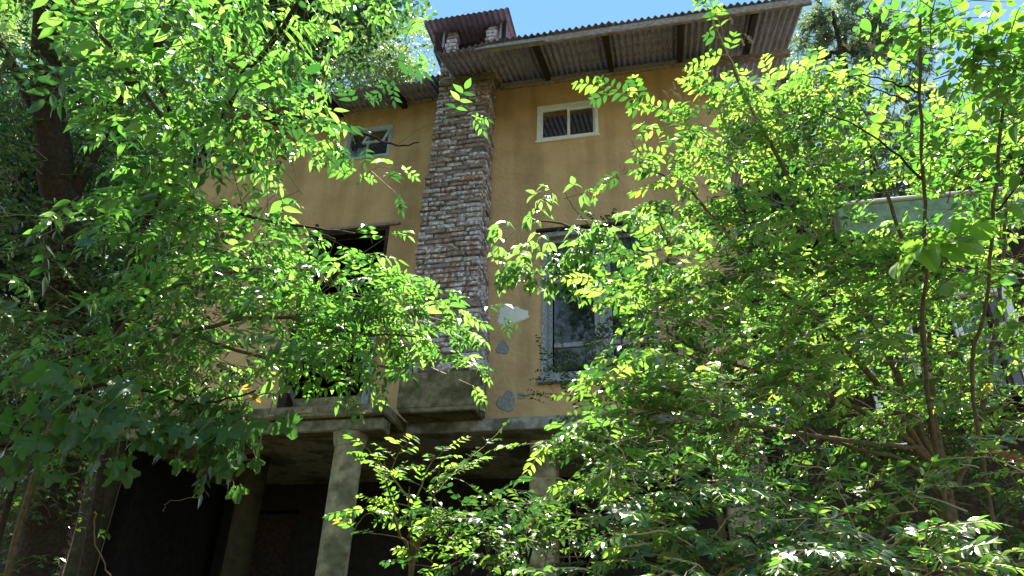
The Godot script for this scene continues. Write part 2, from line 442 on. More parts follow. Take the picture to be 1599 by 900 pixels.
# one leafy shoot: a bending twig with its leaves
func shoot(P: Plant, p: Vector3, d: Vector3, length: float, kind: String, size: float, droop := 0.25, thick := 0.0025) -> void:
	var gap := {"privet": 0.55, "ash": 1.5, "elder": 0.95, "broad": 0.6, "grape": 0.8, "ivy": 0.75}
	var step: float = size * gap[kind]
	var n := maxi(2, int(length / step))
	d = d.normalized()
	var pts := [p]
	var flat := tilt + rvec() * 0.15
	var side := d.cross(flat)
	if side.length() < 0.1: side = Vector3.RIGHT
	side = side.normalized()
	var tone: int = tone_of(kind, true) if rnd(0, 1) < 0.55 else -1
	for i in n:
		var t := float(i + 1) / n
		d = (d + Vector3.DOWN * droop * step / maxf(length, 0.05) * (0.4 + 1.2 * t) + rvec() * 0.10).normalized()
		p += d * step
		pts.append(p)
		var up := (tilt * 0.9 + rvec() * 0.55).normalized()
		side = (side - d * side.dot(d)).normalized()
		var s := size * rnd(0.75, 1.15) * (1.0 if t < 0.75 else lerpf(1.0, 0.6, (t - 0.75) * 4.0))
		match kind:
			"privet":
				for k in [-1.0, 1.0]:
					if rnd(0, 1) < 0.06: continue
					leaf(P, kind, p, side * k * rnd(0.75, 1.0) + d * rnd(0.4, 0.8) + Vector3.DOWN * rnd(0.0, 0.25), up, s, tone)
			"ash":
				var k := 1.0 if i % 2 == 0 else -1.0
				compound(P, kind, p, (side * k + d * 0.7 + Vector3(0, 0.25, 0) + rvec() * 0.25).normalized(), s, 3, tone)
				if i == n - 1: compound(P, kind, p, d, s, 3, tone)
			"elder":
				for k in [-1.0, 1.0]:
					var pd: Vector3 = (side * k + d * 0.5 + rvec() * 0.3).normalized()
					var q: Vector3 = p + pd * size * 0.5 + Vector3.DOWN * size * 0.1
					twig(P, [p, q], 0.0014, 0.001)
					for m in [-1.0, 0.0, 1.0]:
						var ld: Vector3 = (pd * (1.0 if m == 0.0 else 0.35) + pd.cross(Vector3.UP).normalized() * m * 0.9 + Vector3.DOWN * rnd(0.25, 0.8)).normalized()
						leaf(P, kind, q, ld, up + pd * 0.4, s * rnd(0.8, 1.05), tone)
			"broad":
				var k2 := 1.0 if i % 2 == 0 else -1.0
				leaf(P, kind, p, side * k2 + d * 0.45 + Vector3.DOWN * rnd(0.0, 0.5), up, s, tone)
			"grape":
				var k3 := 1.0 if i % 2 == 0 else -1.0
				var q2: Vector3 = p + (side * k3 + Vector3(0, 0.3, 0.2)) * size * 0.5
				twig(P, [p, q2], 0.0016, 0.0012)
				leaf(P, kind, q2, side * k3 * 0.6 + d * 0.3 + Vector3.DOWN * rnd(0.3, 0.9), up + Vector3(0, 0, 0.5), s, tone)
			_:
				for k in ([-1.0, 1.0] if i % 2 == 0 else [1.0]):
					leaf(P, kind, p, side * k + d * 0.5 + rvec() * 0.35, up, s, tone)
	leaf(P, kind, p, d + Vector3.DOWN * 0.1, Vector3.UP + rvec() * 0.4, size * 0.6, tone)
	var few := []
	for i in pts.size():
		if i == 0 or i == pts.size() - 1 or i % 3 == 0: few.append(pts[i])
	twig(P, few, thick, 0.0009)

func compound(P: Plant, kind: String, p: Vector3, d: Vector3, size: float, pairs: int, tone := -1) -> void:   # a feathered leaf
	var up := (tilt + rvec() * 0.55).normalized()
	var pts := [p]
	for i in pairs:
		d = (d + Vector3.DOWN * 0.16).normalized()
		p += d * size * 0.62
		pts.append(p)
		var side := d.cross(up).normalized()
		for k in [-1.0, 1.0]:
			leaf(P, kind, p, side * k + d * rnd(0.35, 0.7) + Vector3.DOWN * rnd(0.0, 0.35), up + rvec() * 0.2, size * rnd(0.8, 1.1), tone)
	p += d * size * 0.35
	pts.append(p)
	leaf(P, kind, p, d + Vector3.DOWN * 0.15, up, size * 1.1, tone)
	twig(P, [pts[0], pts[pts.size() / 2], p], 0.0015, 0.0008)

# shoots spread through an ellipsoid; a limb from `from` carries them
func clump(P: Plant, c: Vector3, r: Vector3, n: int, kind: String, size: float, length: float, bias := Vector3(0, 0.15, 0.2), droop := 0.3, from = null) -> void:
	if from != null:
		var f: Vector3 = from
		var mid := f.lerp(c, 0.55) + Vector3(0, 0.06, 0) + rvec() * 0.04
		twig(P, curve([f, mid, c], 4, 0.008), 0.007, 0.003)
	var left := n
	while left > 0:                                               # flat feathery sprays, one above the other, with air between
		var v := rvec()
		while v.length() > 1.0: v = rvec()
		var p := c + look * (v * r)
		var d := look * (v * Vector3(0.9, 0.5, 0.5)) + bias + rvec() * 0.5
		d.y *= 0.45
		d = (d + Vector3(0, 0.12, 0)).normalized()
		var m := mini(left, 4 + rng.randi() % 4)
		left -= m
		tilt = (Vector3.UP + rvec() * 0.42 + Vector3(0, 0, lean + rnd(-sway, sway))).normalized()
		var half := length * rnd(0.45, 0.8)
		var a := p - d * half
		var e := p + d * half + Vector3.DOWN * half * droop * 0.5
		var line := curve([a, p + Vector3.UP * half * 0.12, e], 4, 0.003)
		twig(P, line, 0.0032, 0.0014)
		for k in m - 1:
			var t := (k + rnd(0.2, 0.8)) / (m - 1)
			var q: Vector3 = line[clampi(int(t * (line.size() - 1)), 0, line.size() - 1)]
			var side := d.cross(tilt).normalized() * (1.0 if k % 2 == 0 else -1.0)
			shoot(P, q, d * 0.75 + side * rnd(0.5, 1.0) + rvec() * 0.15, length * rnd(0.5, 1.0) * (1.15 - 0.5 * t), kind, size * rnd(0.85, 1.15), droop)
		shoot(P, e, e - p, length * rnd(0.5, 0.8), kind, size, droop)
	tilt = (Vector3.UP + Vector3(0, 0, lean)).normalized()

# a bare-ended arching branch with shoots on both sides and a leafy end
func spray(P: Plant, pts: Array, n: int, kind: String, size: float, length: float, start := 0.3, droop := 0.3, r0 := 0.006) -> void:
	var c := curve(pts, 6, 0.004)
	twig(P, c, r0, 0.0012)
	for i in n:
		var t := lerpf(start, 0.96, (i + rnd(0, 0.9)) / n)
		var k := clampi(int(t * (c.size() - 1)), 1, c.size() - 2)
		var d: Vector3 = (c[k + 1] - c[k - 1]).normalized()
		var s := d.cross(Vector3.UP).normalized() * (1.0 if i % 2 == 0 else -1.0)
		shoot(P, c[k], d * 0.9 + s * rnd(0.5, 1.1) + rvec() * 0.4, length * rnd(0.6, 1.2) * (1.15 - 0.5 * t), kind, size, droop)
	var e: int = c.size()
	shoot(P, c[e - 1], c[e - 1] - c[e - 3], length * 0.9, kind, size, droop * 0.6)

func finish(P: Plant, twig_mat: Material, singles := 300) -> void:
	if P.twig_count:
		part("twigs", done(P.twigs), twig_mat, P.root, "stuff")
	var inv := look.inverse()
	var pick := []
	for kind in P.leaves:
		if kind in ["far", "shade", "needle"]: continue
		for i in P.leaves[kind].size():
			var t: Transform3D = P.leaves[kind][i][0]
			var q: Vector3 = inv * (P.root.position + t.origin - EYE)
			if q.z > -0.3: continue
			if absf(q.x / -q.z * FOCAL) > 790 or absf(q.y / -q.z * FOCAL) > 445: continue
			pick.append([t.basis.z.length() / -q.z, kind, i])
	pick.sort_custom(func(a, b): return a[0] > b[0])
	pick.resize(mini(pick.size(), singles))
	var alone := {}
	for p in pick:
		var L: Array = P.leaves[p[1]][p[2]]
		var o := part("leaf", leaf_shapes[p[1]][L[1]], leaf_mats[p[1]][L[2]], P.root)
		o.transform = L[0]
		alone[[p[1], p[2]]] = true
	for kind in P.leaves:
		var sorted := {}
		for i in P.leaves[kind].size():
			if alone.has([kind, i]): continue
			var L: Array = P.leaves[kind][i]
			var key := [L[1], L[2]]
			if not sorted.has(key): sorted[key] = []
			sorted[key].append(L[0])
		for key in sorted:
			var where: Array = sorted[key]
			var mm := MultiMesh.new()
			mm.transform_format = MultiMesh.TRANSFORM_3D
			mm.mesh = leaf_shapes[kind][key[0]]
			mm.instance_count = where.size()
			for i in where.size():
				mm.set_instance_transform(i, where[i])
			var o := MultiMeshInstance3D.new()
			o.name = "foliage"
			o.multimesh = mm
			o.material_override = leaf_mats[kind][key[1]]
			o.set_meta("kind", "stuff")
			P.root.add_child(o, true)

# a far tree: trunk, limbs and a crown of leafy twig ends gathered in uneven clumps
func far_tree(called: String, label: String, base: Vector3, blobs: Array, kind: String, size: float, per: float, trunk_r: float, mat: Material, group := "") -> void:
	var P := plant(called, base, label, "tree", group)
	var top := base
	for b in blobs:
		if b[0].y > top.y: top = b[0]
	var tp := curve([base, base.lerp(top, 0.4) + Vector3(rnd(-0.3, 0.3), 0, 0), top], 5, 0.03)
	var st := new_st()
	tube(st, tp.map(func(p): return p - base), trunk_r, trunk_r * 0.2, 8)
	part("trunk", done(st), mat, P.root)
	for b in blobs:
		var c: Vector3 = b[0]
		var r: Vector3 = b[1]
		var k := tp.size() - 1
		for i in tp.size():
			if tp[i].y > c.y - r.y * 1.2:
				k = i
				break
		var lm := curve([tp[k], tp[k].lerp(c, 0.5) + Vector3(0, 0.2, 0), c], 4, 0.05)
		tube(P.twigs, lm.map(func(p): return p - base), trunk_r * 0.35, trunk_r * 0.08, 5, false)
		P.twig_count += 1
		var n := int(per * pow(r.x * r.y * r.z, 0.6667))
		var subs := []
		for i in 9:
			subs.append(c + rvec().normalized() * r * rnd(0.5, 0.95))
		for i in n:
			var s: Vector3 = subs[rng.randi() % subs.size()]
			var p: Vector3 = s + rvec() * r * 0.42
			var out := (p - c).normalized()
			var d := out * 0.7 + rvec() * 0.6 + (Vector3(0, -0.35, 0) if kind == "needle" else Vector3(0, 0.2, 0))
			leaf(P, kind, p, d, Vector3.UP + rvec() * 0.7, size * rnd(0.7, 1.3))
	finish(P, mat, 0)


# ------------------------------------------------------------------ the house
func corrugated(x0: float, x1: float, lo: Vector2, hi: Vector2, amp := 0.011, pitch := 0.078, lift := 0.0) -> ArrayMesh:   # lo, hi: (z, y) of the eave and of the upper end
	var st := new_st()
	st.set_smooth_group(1)
	var per := 8
	var n := int((x1 - x0) / pitch * per)
	var rows := 5
	var along := (hi - lo).normalized()
	var nrm := Vector3(0, absf(along.x), along.y * signf(-along.x)).normalized()
	if nrm.y < 0: nrm = -nrm
	var grid := []
	for layer in 2:
		var g := []
		for j in rows + 1:
			var t := float(j) / rows
			var line := []
			for i in n + 1:
				var x := x0 + (x1 - x0) * i / n
				var c := lo.lerp(hi, t)
				var bend := lift * (1.0 - t) * (1.0 - t) * sin((x - x0) / (x1 - x0) * PI * 1.2 + 0.4)
				line.append(Vector3(x, c.y + bend, c.x) + nrm * (amp * sin(TAU * x / pitch) - 0.0016 * layer))
			g.append(line)
		grid.append(g)
	for layer in 2:
		for j in rows:
			for i in n:
				quad(st, grid[layer][j][i], grid[layer][j][i + 1], grid[layer][j + 1][i + 1], grid[layer][j + 1][i], nrm * (1.0 if layer == 0 else -1.0))
	st.set_smooth_group(-1)
	for i in n:
		for j in [0, rows]:
			quad(st, grid[0][j][i], grid[0][j][i + 1], grid[1][j][i + 1], grid[1][j][i], Vector3(0, 0, 1))
	return done(st)

func frame_mesh(x0: float, x1: float, y0: float, y1: float, z: float, w: float, deep: float) -> ArrayMesh:
	var st := new_st()
	var cx := (x0 + x1) * 0.5
	var cy := (y0 + y1) * 0.5
	cbox(st, Vector3(cx, y0 + w * 0.5, z), Vector3(x1 - x0, w, deep), 0.004, 0.001)
	cbox(st, Vector3(cx, y1 - w * 0.5, z), Vector3(x1 - x0, w, deep), 0.004, 0.001)
	for x in [x0 + w * 0.5, x1 - w * 0.5]:
		cbox(st, Vector3(x, cy, z), Vector3(w, y1 - y0 - 2.0 * w, deep), 0.004, 0.001)
	return done(st)

func pane(x0: float, x1: float, y0: float, y1: float, z: float) -> ArrayMesh:
	return box_mesh(Vector3((x0 + x1) * 0.5, (y0 + y1) * 0.5, z), Vector3(x1 - x0, y1 - y0, 0.004), 0.0005)

func build_house() -> void:
	var H := thing("house", Vector3.ZERO, "abandoned two-storey ochre plastered house with brick chimney and corrugated metal eaves", "house")
	# walls
	var door := Rect2(-4.86, 4.40, 1.22, 2.88)
	var up_right := Rect2(-1.57, 8.47, 0.88, 0.65)
	var up_left := Rect2(-4.56, 8.54, 0.76, 0.60)
	var big := Rect2(-1.47, 4.84, 1.40, 2.06)
	var st := new_st()
	holed_wall(st, -7.05, 0.93, 4.385, 9.62, -0.25, 0.0, [door, up_right, up_left, big])
	part("front_wall", done(st), M.ochre, H)
	st = new_st()
	cbox(st, Vector3(0.805, 7.0, -3.0), Vector3(0.25, 5.23, 5.48), 0.01)
	part("end_wall", done(st), M.ochre, H)
	st = new_st()
	cbox(st, Vector3(-6.92, 5.1, -3.0), Vector3(0.25, 9.2, 5.46), 0.01)
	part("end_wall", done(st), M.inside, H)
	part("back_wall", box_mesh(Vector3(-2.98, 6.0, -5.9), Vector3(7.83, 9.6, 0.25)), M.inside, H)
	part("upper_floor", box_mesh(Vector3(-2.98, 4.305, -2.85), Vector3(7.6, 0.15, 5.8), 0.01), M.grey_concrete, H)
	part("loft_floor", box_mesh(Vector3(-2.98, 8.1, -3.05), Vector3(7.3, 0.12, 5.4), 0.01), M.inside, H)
	part("ring_beam", box_mesh(Vector3(-1.12, 4.304, 0.035), Vector3(4.1, 0.152, 0.10), 0.012, 0.004), M.grey_concrete, H)
	# pale broken trim at the right corner
	for i in 9:
		part("corner_stone", box_mesh(Vector3(0.945 + rnd(-0.006, 0.006), 5.3 + 0.25 * i + (0.4 if i > 2 else 0.0), -0.06), Vector3(0.05, rnd(0.14, 0.22), 0.17), 0.012, 0.008), M.white_patch if i % 3 else M.mortar, H)
	# bare patches in the paint: thin skins of filler a few millimetres proud
	for p in [[Vector2(-1.86, 5.735), 0.20, 0.135, M.white_patch], [Vector2(-1.955, 5.30), 0.085, 0.10, M.plaster_patch], [Vector2(-1.88, 4.60), 0.11, 0.13, M.plaster_patch], [Vector2(-1.70, 4.66), 0.06, 0.04, M.plaster_patch]]:
		st = new_st()
		var rim := []
		for k in 22:
			var a := TAU * k / 22
			var r := 1.0 + 0.22 * sin(a * 3.0 + p[1] * 40.0) * rnd(0.3, 1.0) + rnd(-0.07, 0.07)
			rim.append(Vector3(p[0].x + cos(a) * p[1] * r, p[0].y + sin(a) * p[2] * r, 0.0))
		for k in 22:
			var a1: Vector3 = rim[k]; var b1: Vector3 = rim[(k + 1) % 22]
			var c1 := Vector3(p[0].x, p[0].y, 0.008)
			var f := Vector3(0, 0, 0.007)
			tri(st, c1, a1.lerp(c1, 0.08) + f, b1.lerp(c1, 0.08) + f, Vector3.BACK)
			quad(st, a1, b1, b1.lerp(c1, 0.08) + f, a1.lerp(c1, 0.08) + f, Vector3.BACK)
		part("bare_patch", done(st), p[3], H)
	build_roof(H)
	build_chimney(H)
	# small sliding window, upper right
	var w := part("window", frame_mesh(-1.57, -0.69, 8.47, 9.12, -0.03, 0.045, 0.09), M.white_frame, H)
	w.set_meta("label", "small white sliding window high on the ochre wall")
	part("sash", frame_mesh(-1.525, -1.10, 8.515, 9.075, -0.035, 0.035, 0.03), M.white_frame, w)
	part("sash", frame_mesh(-1.135, -0.735, 8.515, 9.075, -0.07, 0.035, 0.03), M.white_frame, w)
	part("pane", pane(-1.10, -0.77, 8.55, 9.04, -0.07), M.glass, w)
	part("sill", box_mesh(Vector3(-1.13, 8.452, 0.01), Vector3(0.92, 0.03, 0.05), 0.006, 0.002), M.white_frame, w)
	# bluish window, upper left
	w = part("window", frame_mesh(-4.56, -3.80, 8.54, 9.14, -0.03, 0.05, 0.09), M.blue_frame, H)
	w.set_meta("label", "bluish metal window half hidden behind leaves")
	part("sash", frame_mesh(-4.51, -4.17, 8.59, 9.09, -0.035, 0.03, 0.03), M.blue_frame, w)
	part("pane", pane(-4.48, -4.20, 8.62, 9.06, -0.035), M.glass, w)
	var tilt := Basis(Vector3.RIGHT, -0.45)
	var hinge := Vector3(-3.99, 9.08, 0.0)
	var open_st := new_st()
	for b in [[Vector3(0, -0.02, 0), Vector3(0.34, 0.035, 0.03)], [Vector3(0, -0.46, 0), Vector3(0.34, 0.035, 0.03)], [Vector3(-0.155, -0.24, 0), Vector3(0.03, 0.405, 0.03)], [Vector3(0.155, -0.24, 0), Vector3(0.03, 0.405, 0.03)]]:
		cbox(open_st, hinge + tilt * b[0], b[1], 0.003, 0.0, tilt)
	part("sash", done(open_st), M.blue_frame, w)
	part("pane", box_mesh(hinge + tilt * Vector3(0, -0.24, 0), Vector3(0.28, 0.40, 0.004), 0.0005, 0.0, tilt), M.glass, w)
	# balcony door
	var d := part("doorway", frame_mesh(-4.86, -3.64, 4.40, 7.28, -0.08, 0.06, 0.14), M.dark_wood, H)
	d.set_meta("label", "open dark doorway onto the balcony")
	part("lintel", box_mesh(Vector3(-4.2, 7.30, 0.012), Vector3(1.42, 0.045, 0.05), 0.006, 0.003), M.wood, d)
	part("door_leaf", box_mesh(Vector3(-4.62, 5.80, 0.16), Vector3(0.045, 2.7, 0.5), 0.006, 0.0, Basis(Vector3.UP, 0.35)), M.dark_wood, d)
	part("door_leaf", box_mesh(Vector3(-3.70, 5.85, -0.42), Vector3(0.045, 2.7, 0.55), 0.006, 0.0, Basis(Vector3.UP, -0.12)), M.dark_wood, d)
	for i in 3:
		part("door_rail", box_mesh(Vector3(-4.57, 4.75 + i * 1.0, 0.19), Vector3(0.03, 0.10, 0.42), 0.006, 0.0, Basis(Vector3.UP, 0.35)), M.wood, d)
	part("jamb_board", box_mesh(Vector3(-3.66, 5.0, 0.02), Vector3(0.10, 1.1, 0.05), 0.006, 0.003), M.frame_grey, d)
	part("sill_wall", box_mesh(Vector3(-4.25, 4.60, -0.14), Vector3(1.10, 0.42, 0.14), 0.01, 0.004), M.concrete, d)
	# big wooden window with glass
	w = part("window", frame_mesh(-1.47, -0.07, 4.84, 6.90, -0.05, 0.065, 0.16), M.frame_grey, H)
	w.set_meta("label", "tall grey wooden casement window with reflecting glass")
	part("lintel", box_mesh(Vector3(-0.77, 6.925, 0.03), Vector3(1.56, 0.04, 0.08), 0.006, 0.003), M.dark_wood, w)
	part("mullion", box_mesh(Vector3(-0.72, 5.87, -0.07), Vector3(0.10, 1.88, 0.06), 0.006, 0.002), M.frame_grey, w)
	for k in 2:
		var x0 := -1.385 if k == 0 else -0.668
		var x1 := -0.772 if k == 0 else -0.155
		part("sash", frame_mesh(x0 - (0.02 if k == 0 else 0.0), x1 + (0.02 if k == 1 else 0.0), 4.907, 6.833, -0.075, 0.055, 0.05), M.frame_grey, w)
		part("glazing_bar", box_mesh(Vector3((x0 + x1) * 0.5, 5.31, -0.075), Vector3(x1 - x0 - 0.112, 0.06, 0.045), 0.005, 0.001), M.frame_grey, w)
		part("glazing_bar", box_mesh(Vector3((x0 + x1) * 0.5, 6.2, -0.075), Vector3(x1 - x0 - 0.112, 0.045, 0.045), 0.005, 0.001), M.frame_grey, w)
		for y in [[4.983, 5.279], [5.341, 6.176], [6.224, 6.757]]:
			part("pane", pane(x0 + 0.056, x1 - 0.056, y[0], y[1], -0.075), M.glass, w)
	part("sill", box_mesh(Vector3(-0.77, 4.815, 0.03), Vector3(1.5, 0.05, 0.10), 0.008, 0.003), M.frame_grey, w)
	# balcony on its columns
	var bal := part("balcony", box_mesh(Vector3(-5.15, 4.31, 0.385), Vector3(4.16, 0.15, 0.76), 0.02, 0.008), M.block, H)
	for i in 14:
		part("chipped_edge", box_mesh(Vector3(rnd(-7.1, -3.2), 4.30 + rnd(-0.05, 0.02), 0.767), Vector3(rnd(0.06, 0.28), rnd(0.03, 0.07), 0.03), 0.012, 0.012), M.concrete if i % 3 else M.block, bal)
	part("edge_beam", box_mesh(Vector3(-5.1, 4.16, 0.60), Vector3(4.0, 0.148, 0.22), 0.015, 0.006), M.block, H)
	for x in [-3.53, -6.55]:
		st = new_st()
		tube(st, [Vector3(x, 0.9, 0.56), Vector3(x, 2.4, 0.57), Vector3(x, 3.95, 0.56)], 0.168, 0.16, 14)
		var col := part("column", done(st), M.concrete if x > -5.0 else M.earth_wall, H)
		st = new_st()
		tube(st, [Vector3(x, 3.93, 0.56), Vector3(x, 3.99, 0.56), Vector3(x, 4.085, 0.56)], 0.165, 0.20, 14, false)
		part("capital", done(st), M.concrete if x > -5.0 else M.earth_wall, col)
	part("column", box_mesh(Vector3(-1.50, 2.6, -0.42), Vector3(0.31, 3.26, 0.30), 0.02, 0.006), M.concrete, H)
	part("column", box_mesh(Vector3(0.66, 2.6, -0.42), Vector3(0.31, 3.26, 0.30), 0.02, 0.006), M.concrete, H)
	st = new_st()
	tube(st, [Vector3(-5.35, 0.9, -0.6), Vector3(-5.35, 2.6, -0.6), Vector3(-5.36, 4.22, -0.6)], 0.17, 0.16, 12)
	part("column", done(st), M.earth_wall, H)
	# dark ground floor under the slab
	st = new_st()
	holed_wall(st, -6.62, 0.5, 0.9, 4.22, -2.2, -2.0, [Rect2(-6.45, 0.9, 1.05, 2.95), Rect2(-2.55, 2.3, 1.55, 1.75)])
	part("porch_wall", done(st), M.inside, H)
	var pd := part("porch_door", box_mesh(Vector3(-5.92, 2.36, -2.08), Vector3(1.02, 2.9, 0.05), 0.006), M.dark_wood, H)
	for yy in [1.6, 2.7]:
		for xx in [-6.17, -5.67]:
			part("door_panel", box_mesh(Vector3(xx, yy, -2.047), Vector3(0.34, 0.85, 0.02), 0.008), M.dark_wood, pd)
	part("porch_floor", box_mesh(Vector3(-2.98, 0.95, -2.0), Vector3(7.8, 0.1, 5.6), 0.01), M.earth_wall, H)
	w = part("window", frame_mesh(-2.55, -1.0, 2.3, 4.05, -2.05, 0.08, 0.14), M.dark_wood, H)
	w.set_meta("label", "dark ground floor window under the concrete slab")
	for x in [-2.05, -1.55]:
		part("mullion", box_mesh(Vector3(x, 3.175, -2.05), Vector3(0.07, 1.58, 0.06), 0.005), M.dark_wood, w)
	for k in 3:
		part("pane", pane(-2.46 + 0.5 * k, -2.095 + 0.5 * k, 2.385, 3.965, -2.05), M.glass, w)

func build_roof(H: Node3D) -> void:
	var slope := 0.39
	var st := new_st()                                            # rafters' bearers inside the loft carry the hidden upper roof
	beam(st, Vector3(-6.9, 9.67, -0.12), Vector3(0.93, 9.67, -0.12), 0.12, 0.09)
	var R := part("roof", done(st), M.dark_wood, H)
	st = new_st()
	beam(st, Vector3(-6.9, 11.15, -4.0), Vector3(0.93, 11.15, -4.0), 0.12, 0.1)
	part("bearer", done(st), M.dark_wood, R)
	part("wall_plate", box_mesh(Vector3(-0.6, 9.575, 0.035), Vector3(3.06, 0.10, 0.065), 0.008, 0.004), M.wood, R)
	part("wall_plate", box_mesh(Vector3(-5.0, 9.545, 0.03), Vector3(3.6, 0.10, 0.055), 0.008, 0.004), M.wood, R)
	# main roof: overlapping sheets whose eave stands 1.2 m out
	var x := -2.78
	var k := 0
	while x < 2.0:
		var x1 := minf(x + 0.80, 2.08)
		var e := 1.22 + rnd(-0.012, 0.012)
		var y_e := 9.262 + rnd(-0.004, 0.004) - (0.035 if k == 0 else 0.0)
		part("roof_sheet", corrugated(x, x1 + 0.03, Vector2(e, y_e + 0.004 * (k % 2)), Vector2(-1.3, y_e + 0.004 * (k % 2) + (e + 1.3) * slope), 0.018, 0.085, -0.05 if k == 0 else rnd(-0.012, 0.006)), M.sheet_dark if k in [0, 2, 3] else M.sheet, R)
		x = x1
		k += 1
	part("roof_sheet", corrugated(-3.33, -2.80, Vector2(0.52, 9.50), Vector2(-1.3, 9.50 + 1.82 * slope), 0.018, 0.085), M.sheet_dark, R)
	part("fascia_board", box_mesh(Vector3(-0.02, 9.185, 1.16), Vector3(4.2, 0.115, 0.045), 0.008, 0.005, Basis(Vector3.BACK, 0.002)), M.wood, R)
	part("fascia_board", box_mesh(Vector3(-1.72, 9.145, 1.205), Vector3(0.95, 0.03, 0.03), 0.006, 0.003, Basis(Vector3.BACK, -0.02)), M.frame_grey, R)
	for rx in [-1.40, -0.46, 0.50, 1.42]:
		st = new_st()
		beam(st, Vector3(rx, 9.22 - 0.02, 1.13), Vector3(rx + rnd(-0.02, 0.02), 9.22 + 1.27 * slope - 0.02, -0.14), 0.07, 0.12)
		part("rafter", done(st), M.dark_wood, R)
	st = new_st()
	beam(st, Vector3(0.93, 9.50, 0.02), Vector3(2.0, 9.50, 0.02), 0.07, 0.10)
	part("purlin", done(st), M.wood, R)
	st = new_st()
	beam(st, Vector3(0.80, 8.95, 0.04), Vector3(1.36, 9.42, 0.03), 0.08, 0.10)
	part("brace", done(st), M.frame_grey, R)
	# lower-reaching roof on the left, eave 0.55 m out
	x = -7.2
	while x < -3.1:
		var x1 := minf(x + 0.82, -3.05)
		part("roof_sheet", corrugated(x, x1 + 0.03, Vector2(0.60 + rnd(-0.02, 0.02), 9.36), Vector2(-1.3, 9.36 + 1.9 * 0.35), 0.018, 0.085, rnd(-0.02, 0.01)), M.sheet_dark, R)
		x = x1
	for rx in [-3.66, -4.7, -5.8]:
		st = new_st()
		beam(st, Vector3(rx, 9.30, 0.56), Vector3(rx + 0.02, 9.30 + 0.66 * 0.35, -0.1), 0.08, 0.12)
		part("rafter", done(st), M.dark_wood, R)
	part("roof_sheet", corrugated(-7.2, 2.08, Vector2(-1.1, 10.05), Vector2(-6.3, 11.9), 0.018, 0.085), M.sheet, R)

